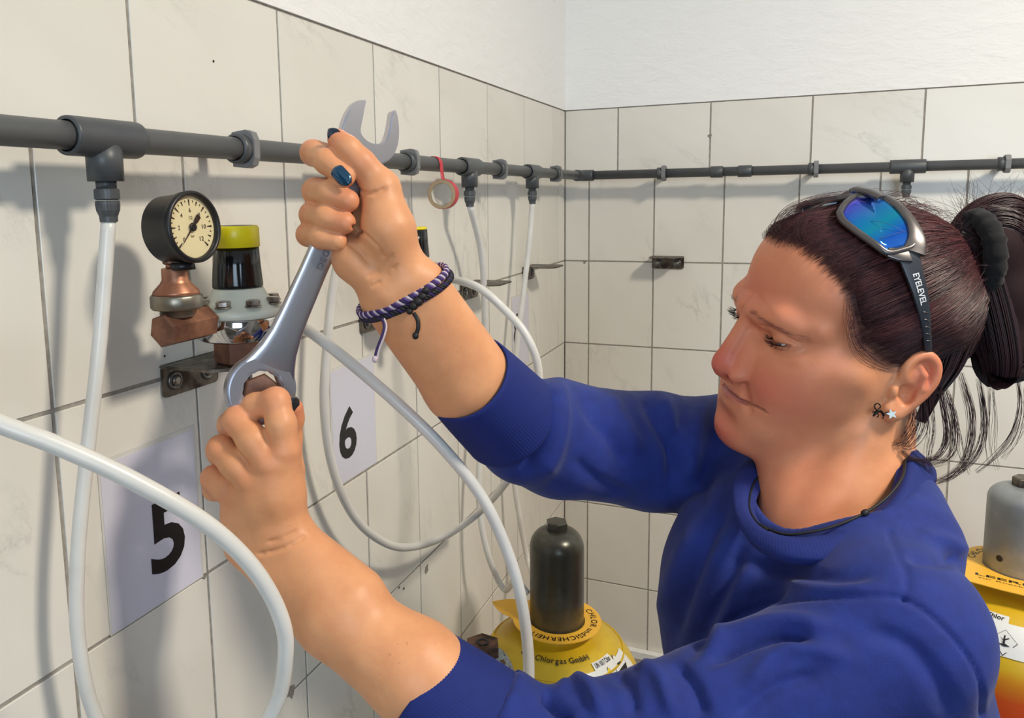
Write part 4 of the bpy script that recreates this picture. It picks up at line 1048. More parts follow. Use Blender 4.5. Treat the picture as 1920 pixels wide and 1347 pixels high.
dark = 0.30*np.exp(-((hv[:, 2]-(44.0-0.20*xa-0.004*np.maximum(0, xa-34)**2))/3.0)**2)*smooth01((xa-10)/5)*smooth01((54-xa)/10)*(hv[:, 1] > 66)*0.55      # brow hair tint
dark += 0.9*np.exp(-((hv[:, 2]-EC[2]+3.0-0.18*np.maximum(0, xa-EC[0]))/1.8)**2)*np.exp(-((xa-EC[0])/13)**4)*(hv[:, 1] > 80)
_HA = [0, 16, 30, 40, 48.4, 52.6, 57.6, 68.6, 80, 88, 95, 105, 118, 135, 155, 180]
_HE = [31.5, 32.3, 29.0, 24.0, 15, 3.6, -9, -20, -25, -23, -18, -19, -28, -42, -52, -56]
_d = hv-V((0, -8, 48)); _d /= np.linalg.norm(_d, axis=1)[:, None]; _az = np.abs(np.degrees(np.arctan2(_d[:, 0], _d[:, 1]))); _el = np.degrees(np.arcsin(_d[:, 2]))
_in = (_el-np.interp(_az, _HA, _HE))+0.5*vnoise(hv/4, 2); _okr = (np.abs(hv[:, 0]) < 76) | (hv[:, 2] > 36)
dark = np.maximum(dark, 0.9*smooth01((_in+3.5)/9.0)*_okr)
dark = np.maximum(dark, 0.55*np.exp(-((hv[:, 2]-np.interp(xa, [p[0] for p in MOUTH], [p[2] for p in MOUTH]))/1.3)**2)*(xa < MOUTH[-1][0]-1)*(hv[:, 1] > 80))  # mouth line: shade between the lips put into the skin colour
head_mask = np.c_[np.clip(red, 0, 1), np.clip(lip, 0, 1), np.clip(dark, 0, 1)]
HV = hw(hv)

# ---- arms and hands
def nail_frame(p, d, n):
    d = unit(d); n = unit(V(n)-d*(V(n)@d)); return V(p), d, n
def sculpt_arm(lo, hi, groups, h=1.1):
    F = Field(lo, hi, h)
    for g in groups:
        kind = g[0]
        if kind == 'chain': F.chain(g[1], g[2])
        elif kind == 'cut': F.chain(g[1], g[2], cut=True)
        elif kind == 'crease':      # line drawn on the surface through photo pixels
            pts = []
            for x, y in [tuple(q[:2]) for q in spline([(a, b_, 0) for a, b_ in g[1]], 4)]:
                t = np.arange(0.56, 0.72, 0.0004); q = np.array([CAM+(CF+CR*(x-PX)/FPX-CU*(y-PY)/FPX)*k for k in t])*1000
                ix = [np.round((q[:, i]-F.lo[i])/h).astype(int) for i in range(3)]; ok = np.all([(ix[i] >= 0) & (ix[i] < F.n[i]) for i in range(3)], 0); v = np.full(len(t), 60.0); v[ok] = F.D[ix[0][ok], ix[1][ok], ix[2][ok]]
                if (v < 0).any(): pts.append((q[max(0, np.argmax(v < 0)-int(g[3]/0.4))], g[2]))
            if len(pts) > 1: F.chain(pts, 1.6, cut=True)
        elif kind == 'ell': F.ell(g[1], g[2], g[3], M=g[4] if len(g) > 4 else None)
        elif kind == 'finger':      # own field piece blended with a small radius so that creases stay
            G = Field(lo, hi, h) if False else None
            pts = g[1]; k_in = 5.0
            allp = np.array([p for p, r in pts]); m = 22
            S = Field(allp.min(0)-m, allp.max(0)+m, h)
            # snap to the big grid
            off = np.round((S.lo-F.lo)/h).astype(int); S.lo = F.lo+off*h; S.ax = [(S.lo[i]+h*np.arange(S.n[i])).astype(np.float32) for i in range(3)]
            S.chain(pts, k_in)
            sl_big = []; sl_s = []
            for i in range(3):
                a = max(0, off[i]); b = min(F.n[i], off[i]+S.n[i]); sl_big.append(slice(a, b)); sl_s.append(slice(a-off[i], b-off[i]))
            F.put(tuple(sl_big), S.D[tuple(sl_s)], g[2])
    v, q = F.mesh(); v = relax(v, q, 1, 0.5)
    return v, q
def P_(l): return [(MM(x, y, d), r) for x, y, d, r in l]
# right hand (upper): palm towards the camera, fingers closed round the shank
RI = P_([(694, 326, .655, 11), (640, 296, .653, 10.5), (587, 287, .636, 10), (612, 303, .610, 9.3), (647, 332, .604, 8.2)])
RM_ = P_([(676, 356, .658, 11.5), (636, 352, .656, 11), (592, 359, .637, 10.6), (618, 363, .609, 10), (652, 377, .606, 9.2)])
RR = P_([(660, 398, .655, 11), (624, 398, .653, 10.6), (586, 403, .636, 10.2), (612, 408, .609, 9.7), (646, 418, .606, 9.0)])
RL = P_([(648, 438, .650, 10), (612, 440, .649, 9.6), (578, 440, .636, 9.2), (602, 445, .612, 8.7), (632, 452, .609, 8.0)])
RT = P_([(748, 480, .622, 16), (716, 352, .618, 14), (676, 306, .611, 11.2), (652, 280, .610, 10), (634, 262, .612, 8.6)])
WRa, WRb = MM(757-34, 548+16, .634), MM(757+34, 548-16, .630)
CRa, CRb = MM(876-14, 712+12, .672), MM(876+14, 712-12, .668); ER = MM(1010, 812, .745)
right_groups = [
    ('chain', [(WRa, 20.5), (CRa, 30.5), (ER, 34)], 10), ('chain', [(WRb, 20.0), (CRb, 30.5)], 12), ('chain', [((WRa+WRb)/2, 21), ((CRa+CRb)/2, 31)], 12),
    ('chain', P_([(735, 532, .634, 19), (690, 440, .650, 16), (676, 356, .658, 12)]), 10),
    ('chain', P_([(765, 520, .632, 18), (725, 420, .645, 16), (696, 332, .655, 12)]), 10),
    ('chain', P_([(722, 545, .634, 18), (672, 470, .646, 15), (652, 432, .650, 12)]), 10),
    ('chain', P_([(728, 548, .626, 17), (664, 488, .624, 16), (640, 462, .632, 12)]), 9),      # heel of the hand
    ('chain', P_([(758, 515, .624, 17), (728, 430, .615, 20), (712, 362, .616, 15.5)]), 10),    # ball of the thumb
    ('finger', RT, 5.0), ('finger', RI, 2.2), ('finger', RM_, 1.4), ('finger', RR, 1.4), ('finger', RL, 1.4),
    ('crease', [(664, 350), (684, 362), (704, 362), (722, 354)], 1.5, 0.7), ('crease', [(662, 425), (684, 440), (706, 462), (720, 482)], 1.5, 0.7),
    ('crease', [(655, 458), (672, 470), (690, 490)], 1.3, 0.7), ('crease', [(690, 520), (715, 505), (735, 480)], 1.3, 0.8), ('crease', [(698, 538), (722, 522), (744, 498)], 1.2, 0.8),
]
allp = np.array([MM(540, 230, .6), MM(540, 230, .68), MM(900, 820, .62), MM(900, 820, .78), MM(800, 600, .60), MM(1080, 900, .75), MM(560, 500, .68)])
rv_, rq_ = sculpt_arm(allp.min(0)-8, allp.max(0)+8, right_groups)
# left hand (lower): back of the hand towards the camera, fingers curled into the ring
LI = P_([(533, 842, .590, 12), (527, 795, .588, 11), (517, 753, .592, 10.4), (478, 762, .600, 9.6), (452, 772, .615, 8.6), (452, 792, .628, 8)])
LM = P_([(503, 868, .588, 12), (474, 826, .589, 11.4), (445, 789, .597, 10.8), (432, 797, .618, 9.6), (450, 815, .634, 8.5)])
LR = P_([(468, 900, .591, 11.6), (440, 870, .592, 11), (414, 843, .600, 10.4), (412, 850, .622, 9.2), (436, 862, .637, 8.3)])
LL = P_([(442, 930, .599, 10.8), (420, 914, .600, 10), (401, 897, .606, 9.4), (402, 918, .622, 8.4), (424, 926, .634, 7.6)])
LT = P_([(535, 945, .610, 15), (540, 885, .617, 12.5), (541, 820, .622, 10.4), (547, 785, .618, 9.2), (550, 766, .614, 8.0)])
WLa, WLb = MM(505-33, 1012+4, .612), MM(505+33, 1012-4, .606)
CLa, CLb = MM(640-12, 1142+10, .592), MM(640+12, 1142-10, .590)
left_groups = [
    ('chain', [(WLa, 20.0), (CLa, 30.5), (MM(776, 1258, .575), 36), (MM(1010, 1432, .556), 33)], 9), ('chain', [(WLb, 20.0), (CLb, 30.5)], 10),
    ('chain', [(WLb, 19)]+P_([(530, 920, .600, 16), (533, 846, .591, 12.5)]), 10),
    ('chain', [((WLa+WLb)/2, 20)]+P_([(508, 930, .597, 16), (503, 872, .589, 12.5)]), 10),
    ('chain', [((WLa+WLb)/2, 20)]+P_([(480, 945, .599, 15), (468, 903, .592, 12)]), 10),
    ('chain', [(WLa, 19)]+P_([(455, 965, .605, 15), (442, 932, .600, 11.2)]), 10),
    ('chain', P_([(505, 975, .628, 17), (470, 900, .640, 16), (500, 860, .640, 14)]), 10),     # palm side mass
    ('finger', LT, 5.0), ('finger', LI, 3.0), ('finger', LM, 2.0), ('finger', LR, 2.0), ('finger', LL, 2.0),
    ('crease', [(484, 1040), (515, 1034), (545, 1022), (570, 1006)], 1.3, 0.9), ('crease', [(500, 1018), (530, 1010), (558, 996)], 1.1, 1.2),
]
allp = np.array([MM(375, 730, .57), MM(375, 730, .66), MM(600, 730, .66), MM(360, 1050, .58), MM(360, 1000, .66), MM(560, 1240, .55), MM(1050, 1440, .53), MM(1050, 1300, .57)])
lv_, lq_ = sculpt_arm(allp.min(0)-8, allp.max(0)+8, left_groups)
# torso under the clothes joins head and arms into one body
TS = Field((250, -1420, 900), (800, -830, 1480), 7.0)
S_L = MM(1690, 1170, .556); S_R = MM(1400, 850, .865); T_top = MM(1570, 1000, .675)
lat = unit(S_R-S_L); fwd = unit(np.cross(V((0, 0, 1)), lat)); 
if fwd[0] > 0: fwd = -fwd
upv = np.cross(lat, fwd); upv = upv if upv[2] > 0 else -upv
T_mid = (S_L+S_R)/2
TS.cone(T_top+V((0, 0, -25)), T_top+V((0, 0, -10)), 32, 28, 10); TS.ell(T_mid+V((0, 0, -150)), (130, 90, 200), 20, M=np.stack([lat, fwd, upv], 1))
TS.cone(S_L+V((0, 0, -8)), MM(1020, 1440, .556), 32, 28, 20); TS.cone(S_R, ER, 36, 32, 20); TS.cone(S_L+V((0, 0, -22)), S_R+V((0, 0, -18)), 32, 32, 30)
tv_, tq_ = TS.mesh()
# skin masks of the hands: knuckles and finger tips redder
def hand_red(v, pts, r):
    s = np.zeros(len(v))
    for p in pts: s = np.maximum(s, np.exp(-((v-p)**2).sum(1)/r**2))
    return s
rr_ = hand_red(rv_, [RI[2][0], RM_[2][0], RR[2][0], RL[2][0], RT[2][0], RT[4][0], RM_[4][0], RR[4][0]], 11)*0.6
lr_ = hand_red(lv_, [LI[0][0], LM[0][0], LR[0][0], LL[0][0], LI[2][0], LM[2][0], LR[2][0], LL[2][0], LT[4][0]], 11)*0.6
parts_v = [HV, rv_/1000, lv_/1000, tv_/1000]; parts_q = [hq, rq_, lq_, tq_]
zero = lambda n, r=None: np.c_[r if r is not None else np.zeros(n), np.zeros(n), np.zeros(n)]
masks = [head_mask, zero(len(rv_), rr_), zero(len(lv_), lr_), zero(len(tv_))]
off = 0; qq = []
for v, q in zip(parts_v, parts_q): qq.append(q+off); off += len(v)
BV = np.concatenate(parts_v); BQ = np.concatenate(qq)
def mat_skin():
    t = NT('skin'); a = t.n('ShaderNodeAttribute'); a.attribute_name = 'mask'; sep = t.n('ShaderNodeSeparateColor'); t.l(a, 'Color', sep, 0)
    k = t.coords(); n1 = t.noise(k, 45, 5); base = t.ramp(n1, [(0.3, srgb(216, 150, 106)), (0.7, srgb(228, 164, 118))])
    col = t.mix(sep.outputs[0], base.outputs[0], srgb(206, 104, 84))
    nf = t.noise(k, 330, 2); fr = t.ramp(nf, [(0.66, (0, 0, 0, 1)), (0.74, (1, 1, 1, 1))]); n3 = t.noise(k, 28, 2); g3 = t.ramp(n3, [(0.48, (0, 0, 0, 1)), (0.62, (1, 1, 1, 1))])
    m1 = t.n('ShaderNodeMath', operation='MULTIPLY'); t.l(fr, 0, m1, 0); t.l(g3, 0, m1, 1); m2 = t.n('ShaderNodeMath', operation='MULTIPLY', i_1=0.35); t.l(m1, 0, m2, 0)
    col = t.mix(m2.outputs[0], col, srgb(150, 98, 74))
    col = t.mix(sep.outputs[1], col, srgb(190, 112, 100))
    col = t.mix(sep.outputs[2], col, srgb(72, 50, 44))
    t.base(col); t.set(Roughness=0.46)
    t.b.inputs['Specular IOR Level'].default_value = 0.35
    t.b.inputs['Subsurface Weight'].default_value = 0.12; t.b.inputs['Subsurface Radius'].default_value = (0.010, 0.004, 0.002); t.b.inputs['Subsurface Scale'].default_value = 0.5
    n2 = t.noise(k, 420, 3); n4 = t.noise(k, 120, 3)
    b = t.bump(n2.outputs[0], 0.12, 0.0006); t.bump(n4.outputs[0], 0.10, 0.0012, b)
    return t.m
M_SKIN = mat_skin()
body = np_obj('body', BV, BQ, M_SKIN, person); attr(body.data, 'mask', np.concatenate(masks))
# ================================================================== clothing
def mat_sweat():
    t = NT('blue_sweatshirt_jersey'); k = t.coords(); n = t.noise(k, 60, 4); r = t.ramp(n, [(0.3, srgb(13, 35, 110)), (0.7, srgb(20, 44, 126))]); t.base(r.outputs[0])
    t.set(Roughness=0.85); t.b.inputs['Sheen Weight'].default_value = 0.08; t.b.inputs['Sheen Roughness'].default_value = 0.5
    n2 = t.noise(k, 900, 2); n3 = t.noise(k, 40, 3); b = t.bump(n3.outputs[0], 0.25, 0.004); t.bump(n2.outputs[0], 0.30, 0.0006, b); return t.m
M_SWEAT = mat_sweat()
M_RIB = plain('blue_ribbed_knit', srgb(16, 35, 108), 0.85, var=0.06, scale=120, bump=0.2)
M_UNDER = plain('black_undershirt', srgb(16, 16, 20), 0.9)
M_JEANS = plain('dark_work_trousers', srgb(38, 42, 54), 0.9, var=0.15, scale=200)
M_SHOE = plain('black_work_shoe', srgb(28, 27, 27), 0.6)
SF = Field((225, -1450, 880), (800, -800, 1500), 2.6)
E_L = MM(1020, 1446, .556); c_near = MM(914, 1368, .566); c_far = MM(948, 780, .715)
lf = np.stack([lat, fwd, upv], 1)
chest = T_mid+V((10, 10, -140))
SF.ell(chest, (172, 112, 190), 10, M=lf)
SF.ell(chest+V((0, 0, -190)), (166, 116, 200), 40, M=lf)
SF.ell(MM(1345, 1130, .745), (52, 60, 110), 50); SF.ell(MM(1420, 1100, .70), (60, 66, 66), 50)                                   # front of the chest
SF.cone(MM(1585, 1000, .662), S_L+V((-6, 8, -6)), 58, 52, 36)                     # near shoulder slope
SF.cone(MM(1545, 960, .70), S_R+V((0, 0, 0)), 58, 62, 40)                        # far shoulder slope
SF.cone(MM(1690, 950, .66), MM(1700, 1010, .63), 34, 40, 30)                     # behind the collar
Sm = (S_L+E_L)/2+V((0, 0, -14)); SF.cone(S_L+V((0, 12, -20)), MM(1712, 1430, .605), 50, 62, 40); SF.cone(S_L+V((0, 0, -6)), Sm, 54, 47, 22); SF.cone(Sm, E_L, 47, 45, 12)     # near sleeve
SF.cone(E_L, c_near, 48, 44, 14); SF.cone(c_near, MM(800, 1286, .575), 44, 39, 6)
SF.cone(S_R, MM(1220, 845, .82), 62, 60, 26); SF.cone(MM(1220, 845, .82), MM(1050, 822, .765), 60, 54, 14)      # far sleeve
SF.cone(MM(1050, 822, .765), MM(985, 806, .735), 54, 50, 14); SF.cone(MM(985, 806, .735), MM(900, 735, .69), 48, 40, 6)
def clip(F, p, n, rad):
    """remove the part beyond the plane through p with normal n, near p"""
    p = V(p); n = unit(n); sl, g = F.sub(p-rad, p+rad)
    d = (g[0]-p[0])*n[0]+(g[1]-p[1])*n[1]+(g[2]-p[2])*n[2]
    r = np.sqrt((g[0]-p[0])**2+(g[1]-p[1])**2+(g[2]-p[2])**2)
    F.D[sl] = np.where(r < rad, np.maximum(F.D[sl], d), F.D[sl])
ax_n = unit(MM(785, 1270, .578)-c_near); clip(SF, MM(908, 1365, .566), ax_n, 130)
ax_f = unit(MM(872, 702, .668)-c_far); clip(SF, MM(942, 775, .712), ax_f, 110)
# neck opening
nk0, nk1 = MM(1560, 900, .668), MM(1560, 1010, .668)
SF.cone(MM(1556, 915, .668), MM(1548, 880, .675), 62, 66, 8, cut=True)
sv, sq = SF.mesh(); sv = relax(sv, sq, 3, 0.5)
sn = normals(sv, sq)
# folds: ridges and valleys along lines seen in the photograph, pressed into the facing cloth within a depth range (mm)
def pixels(v):
    d = v/1000-CAM; z = d@CF; return PX+FPX*(d@CR)/z, PY-FPX*(d@CU)/z, z
def polydist(x, y, pts):
    best = np.full(len(x), 1e9); tt = np.zeros(len(x)); n = len(pts)-1
    for i in range(n):
        ax, ay = pts[i]; bx, by = pts[i+1]; dx, dy = bx-ax, by-ay; L2 = dx*dx+dy*dy
        t = np.clip(((x-ax)*dx+(y-ay)*dy)/L2, 0, 1); d = np.hypot(x-ax-t*dx, y-ay-t*dy); m = d < best
        best[m] = d[m]; tt[m] = (i+t[m])/n
    return best, tt
FOLDS = [  # points, height mm, half width px, depth range
    # near sleeve
    ([(1018, 1300), (1040, 1322), (1070, 1350)], -11, 12, (.4, .62)), ([(1040, 1290), (1075, 1282), (1110, 1300), (1130, 1345)], 7, 16, (.4, .62)),
    ([(1150, 1262), (1180, 1290), (1190, 1345)], -5, 14, (.4, .62)), ([(1200, 1252), (1235, 1270), (1262, 1345)], 5, 16, (.4, .62)),
    ([(1262, 1240), (1300, 1290), (1320, 1347)], -5, 15, (.4, .62)), ([(1330, 1240), (1400, 1205), (1470, 1190), (1520, 1200)], -7, 13, (.4, .66)),
    ([(1320, 1215), (1400, 1180), (1480, 1165), (1560, 1175)], 5, 18, (.4, .66)), ([(1400, 1300), (1440, 1240), (1500, 1215), (1600, 1235)], 4, 20, (.4, .62)),
    ([(1380, 1345), (1450, 1290), (1540, 1262)], -4, 16, (.4, .62)), ([(1620, 1180), (1700, 1210), (1760, 1280), (1790, 1345)], -3.5, 22, (.4, .62)),
    # sleeve seam and shoulder seam
    ([(1340, 1185), (1391, 1153), (1477, 1124), (1600, 1119), (1693, 1122), (1773, 1178), (1835, 1264), (1846, 1347)], -2.6, 5, (.4, .66)),
    ([(1668, 993), (1682, 1036), (1702, 1079), (1693, 1122)], -2.4, 5, (.4, .70)),
    # chest
    ([(1385, 1052), (1450, 1068), (1560, 1085), (1640, 1075)], -3, 14, (.5, .72)), ([(1300, 1225), (1335, 1150), (1365, 1085), (1392, 1020)], -8, 15, (.55, .80)),
    ([(1330, 1215), (1362, 1150), (1392, 1090), (1420, 1060)], 5, 16, (.55, .80)), ([(1262, 1200), (1284, 1125), (1325, 1018), (1350, 955)], -7, 13, (.55, .85)),
    ([(1240, 1160), (1262, 1080), (1300, 990)], 5, 15, (.6, .85)), ([(1410, 1100), (1470, 1095), (1560, 1105), (1650, 1100)], 3, 14, (.5, .70)),
    ([(1700, 1040), (1760, 1050), (1800, 1048)], -4, 12, (.5, .70)), ([(1720, 1000), (1780, 1015), (1815, 1040)], 3, 14, (.5, .70)),
    # far sleeve
    ([(1012, 712), (1020, 760), (1018, 805), (1000, 850), (970, 885)], -12, 10, (.6, .85)), ([(1045, 712), (1050, 770), (1040, 840), (1010, 895)], 8, 17, (.6, .85)),
    ([(1090, 735), (1110, 780), (1150, 830), (1170, 880)], -6, 14, (.65, .9)), ([(1075, 860), (1120, 900), (1180, 925)], -4, 12, (.65, .9)),
    ([(1140, 740), (1165, 790), (1200, 850)], 5, 16, (.65, .9)), ([(1205, 742), (1225, 780), (1262, 850), (1275, 905)], -6, 13, (.65, .95)),
    ([(1240, 742), (1262, 790), (1290, 860)], 5, 14, (.65, .95)), ([(1302, 735), (1275, 800), (1262, 870), (1258, 940)], -6, 13, (.65, .95)),
    ([(1325, 745), (1305, 820), (1290, 900)], 5, 14, (.65, .95)), ([(1350, 800), (1330, 870), (1310, 950)], -5, 13, (.65, .95)),
    ([(1380, 850), (1365, 920), (1345, 1000)], -4, 14, (.6, .9)),
]
px_, py_, dz_ = pixels(sv); tocam = CAM*1000-sv; tocam /= np.linalg.norm(tocam, axis=1)[:, None]
face = smooth01(((sn*tocam).sum(1)+0.15)/0.35)
disp = np.zeros(len(sv))
for pts, A, wd, (d0, d1) in FOLDS:
    pts = [tuple(p[:2]) for p in spline([(a, b_, 0) for a, b_ in pts], 6)]
    sel = (dz_ > d0) & (dz_ < d1) & (px_ > min(p[0] for p in pts)-4*wd) & (px_ < max(p[0] for p in pts)+4*wd) & (py_ > min(p[1] for p in pts)-4*wd) & (py_ < max(p[1] for p in pts)+4*wd)
    ii = np.where(sel)[0]
    if not len(ii): continue
    dd, tt = polydist(px_[ii], py_[ii], pts)
    tap = 1.0 if wd < 6 else np.minimum(1, np.minimum(tt, 1-tt)*5+0.25)
    disp[ii] += (1.3 if d1 < 0.8 else 0.95)*A*np.exp(-(dd/((0.9 if d1 < 0.8 else 1.05)*wd))**2)*tap*(face[ii] if wd >= 6 else face[ii])
disp += 1.6*vnoise(sv/38, 3)+0.8*vnoise(sv/17, 5)
sv = relax(sv+sn*disp[:, None], sq, 1, 0.5)
sw = np_obj('sweatshirt', sv/1000, sq, M_SWEAT, person)
# cuffs: ribbed bands, open at the hand
def band(rows, nseg, ribs, amp, name, mat, parent):
    """rows [(centre, axis, rx, ry, ex, ey)...] lofted; ribs modulate the radius"""
    vs = []; fs = []
    for ri, (c, rx, ry, ex, ey) in enumerate(rows):
        for k in range(nseg):
            a = 2*pi*k/nseg; m = 1+(amp if ri < 5 else 0.0)*math.cos(ribs*a)
            vs.append((c+ex*(rx*m*math.cos(a))+ey*(ry*m*math.sin(a)))/1000)
    for i in range(len(rows)-1):
        for k in range(nseg):
            k2 = (k+1) % nseg; fs.append((i*nseg+k, i*nseg+k2, (i+1)*nseg+k2, (i+1)*nseg+k))
    b = MB(); b.add(vs, fs, True); return b.build(name, mat, parent)
def cuff(c0, c1, r0, r1, ribs=110):
    ax = unit(c1-c0); ex, ey, _ = frame_of(ax); L = np.linalg.norm(c1-c0); rows = []
    for t, r in ((-0.10, r0-3), (-0.05, r0+1.5), (0.0, r0+1.0), (0.25, r0+(r1-r0)*.3+1.2), (0.6, r0+(r1-r0)*.65+1.0), (0.93, r1+0.6), (0.99, r1), (1.0, r1-1.5), (0.96, r1-3.0), (0.6, r1-3.2)):
        rows.append((c0+ax*(L*t), r, r, ex, ey))
    return band(rows, 440, ribs, 0.0030, 'cuff', M_RIB, sw)
cuff(MM(922, 1376, .566), MM(784, 1278, .577), 43.5, 41.0)
cuff(MM(950, 782, .716), MM(874, 707, .668), 47.0, 41.5)
# collar
TOP = [(1692, 842, .668), (1694, 890, .634), (1668, 940, .612), (1605, 985, .599), (1530, 1006, .599), (1462, 1004, .612), (1418, 980, .637), (1404, 940, .668), (1425, 890, .702), (1500, 850, .732), (1600, 826, .722)]
BOT = [(1747, 885, .676), (1735, 938, .632), (1698, 990, .602), (1630, 1032, .584), (1550, 1054, .582), (1465, 1047, .597), (1402, 1012, .630), (1377, 950, .668), (1390, 885, .712), (1488, 835, .758), (1645, 812, .748)]
def closed(pts, n=14):
    P = [V(p) for p in pts]; m = len(P); out = []
    for i in range(m):
        a, b_, c, d = P[(i-1) % m], P[i], P[(i+1) % m], P[(i+2) % m]
        for k in range(n):
            t = k/n; out.append(0.5*((2*b_)+(c-a)*t+(2*a-5*b_+4*c-d)*t*t+(3*b_-a-3*c+d)*t**3))
    return np.array(out)
top = closed([at(*p) for p in TOP], 30); bot = closed([at(*p) for p in BOT], 30); cen = (top.mean(0)+bot.mean(0))/2
n = len(top); rows = []
ctr = at(1556, 935, .668)
for t, lift in ((-0.18, -.006), (-0.03, -.002), (0.0, 0.0), (0.10, 0.0040), (0.35, 0.0056), (0.65, 0.0056), (0.92, 0.0046), (0.99, 0.0026), (1.01, -0.006)):
    p = top*(1-t)+bot*t; outd = p-ctr; outd /= np.linalg.norm(outd, axis=1)[:, None]; up = V((0, 0, 1)); nd = outd*0.6+up*0.8
    r = 0.00028*np.cos(np.arange(n)*2*pi*130/n)[:, None] if 0.05 < t < 0.95 else 0.0
    rows.append(p+nd*(lift+r))
vs = np.concatenate(rows); k = np.arange(n); fs = np.concatenate([np.stack([i*n+k, i*n+(k+1) % n, (i+1)*n+(k+1) % n, (i+1)*n+k], 1) for i in range(len(rows)-1)])
np_obj('collar', vs, fs, M_RIB, sw)
# black undershirt neckline just inside the collar
rows = []
for t, s_ in ((0, 1.0), (1, 0.93)):
    p = top+V((0, 0, -0.001 if t == 0 else 0.010)); q_ = ctr+(p-ctr)*s_; rows.append(q_)
rows = [ctr+(top-ctr)*1.03+V((0, 0, -0.012)), ctr+(top-ctr)*1.0+V((0, 0, 0.0008)), ctr+(top-ctr)*0.985+V((0, 0, 0.001)), ctr+(top-ctr)*0.965+V((0, 0, -0.010))]
vs = np.concatenate(rows); fs = np.concatenate([np.stack([i*n+k, i*n+(k+1) % n, (i+1)*n+(k+1) % n, (i+1)*n+k], 1) for i in range(len(rows)-1)])
tx, ty, _ = pixels(top*1000); show = (tx < 1440) | ((ty < 870) & (tx > 1560)); fs = fs[show[fs % n].all(1)]; np_obj('undershirt', vs, fs, M_UNDER, person)
# trousers and shoes below the frame
LF = Field((330, -1330, 20), (820, -820, 1080), 7)
hip = chest+V((0, 0, -330)); hl_, hr_ = hip-lat*80, hip+lat*80
LF.ell(hip+V((0, 0, 20)), (150, 105, 120), 20, M=lf)
for hj in (hl_, hr_):
    kn = V((hj[0]-20, hj[1], 480)); an = V((hj[0]+5, hj[1], 70))
    LF.cone(V((hj[0], hj[1], hj[2]-20)), kn, 82, 60, 30); LF.cone(kn, an, 60, 56, 20)
jv, jq = LF.mesh(); np_obj('trousers', relax(jv, jq, 2)/1000, jq, M_JEANS, person)
for hj in (hl_, hr_):
    SH = Field(V((hj[0]-230, hj[1]-70, 0)), V((hj[0]+90, hj[1]+70, 130)), 5)
    SH.cone(V((hj[0]+20, hj[1], 40)), V((hj[0]-140, hj[1]-8, 34)), 40, 32, 20); SH.cone(V((hj[0]+5, hj[1], 50)), V((hj[0]+5, hj[1], 100)), 44, 42, 20)
    clip(SH, V((hj[0]-60, hj[1], 5)), (0, 0, -1), 400)
    v, q = SH.mesh(); np_obj('shoe', relax(v, q, 1)/1000, q, M_SHOE, person)
# ================================================================== hair
rng = np.random.RandomState(11)
HC, HRd = V((0, -8, 48)), V((73, 94, 81))
def mat_hair():
    t = NT('dark_plum_hair'); k = t.coords(); n = t.noise(k, 60, 3); a = t.n('ShaderNodeAttribute'); a.attribute_name = 'tone'
    r = t.ramp(a, [(0.0, srgb(32, 19, 22)), (0.5, srgb(62, 35, 40)), (1.0, srgb(112, 62, 62))]); t.l(a, 'Fac', r, 0)
    t.base(r.outputs[0]); t.set(Roughness=0.36); t.b.inputs['Specular IOR Level'].default_value = 0.45; return t.m
M_HAIR = mat_hair(); M_CAP = mat_hair(); M_CAP.name = 'dark_scalp_hair'; M_CAP.node_tree.nodes['Principled BSDF'].inputs['Roughness'].default_value = 0.75; M_CAP.node_tree.nodes['Principled BSDF'].inputs['Specular IOR Level'].default_value = 0.15
# hairline: azimuth from the front (deg) -> lowest elevation (deg) of the hair, seen from the middle of the cranium
HL_AZ = [0, 16, 30, 40, 48.4, 52.6, 57.6, 68.6, 80, 88, 95, 105, 118, 135, 155, 180]
HL_EL = [31.5, 32.3, 29.0, 24.0, 15, 3.6, -9, -20, -25, -23, -18, -19, -28, -42, -52, -56]
def hairline(az): return np.interp(np.abs(az), HL_AZ, HL_EL)
def direl(d):
    az = np.degrees(np.arctan2(d[:, 0], d[:, 1])); el = np.degrees(np.arcsin(np.clip(d[:, 2], -1, 1))); return az, el
# radius of the real head surface on a grid of directions (marched through the head field), ears left out
_AZ = np.radians(np.arange(-180, 181, 2.0)); _EL = np.radians(np.arange(-90, 91, 2.0))
_ga, _ge = np.meshgrid(_AZ, _EL, indexing='ij'); _gd = np.stack([np.sin(_ga)*np.cos(_ge), np.cos(_ga)*np.cos(_ge), np.sin(_ge)], -1)
_rad = 1/np.sqrt((_gd[..., 0]/HRd[0])**2+(_gd[..., 1]/HRd[1])**2+(_gd[..., 2]/HRd[2])**2)
for st in np.arange(58, 130, 0.6):
    q = HC+_gd*st; ix = [np.clip(np.round((q[..., i]-Ff.lo[i])/hh).astype(int), 0, Ff.n[i]-1) for i in range(3)]
    ins = Ff.D[ix[0], ix[1], ix[2]] < 0; up_ = (np.abs(_ga) < R_(62)) & (_ge > R_(-15))
    _rad = np.where(ins & up_, np.maximum(_rad, st+0.3), _rad)
for _ in range(4):
    _rad = (_rad+np.roll(_rad, 1, 0)+np.roll(_rad, -1, 0)+np.c_[_rad[:, :1], _rad[:, :-1]]+np.c_[_rad[:, 1:], _rad[:, -1:]])/5
def skull_r(d, add=0.0):
    """radius of the head surface along direction d"""
    az, el = direl(d); u = (az+180)/2; v = (el+90)/2; i = np.clip(np.floor(u).astype(int), 0, len(_AZ)-2); j = np.clip(np.floor(v).astype(int), 0, len(_EL)-2); fu, fv = u-i, v-j
    r = _rad[i, j]*(1-fu)*(1-fv)+_rad[i+1, j]*fu*(1-fv)+_rad[i, j+1]*(1-fu)*fv+_rad[i+1, j+1]*fu*fv
    return r+add
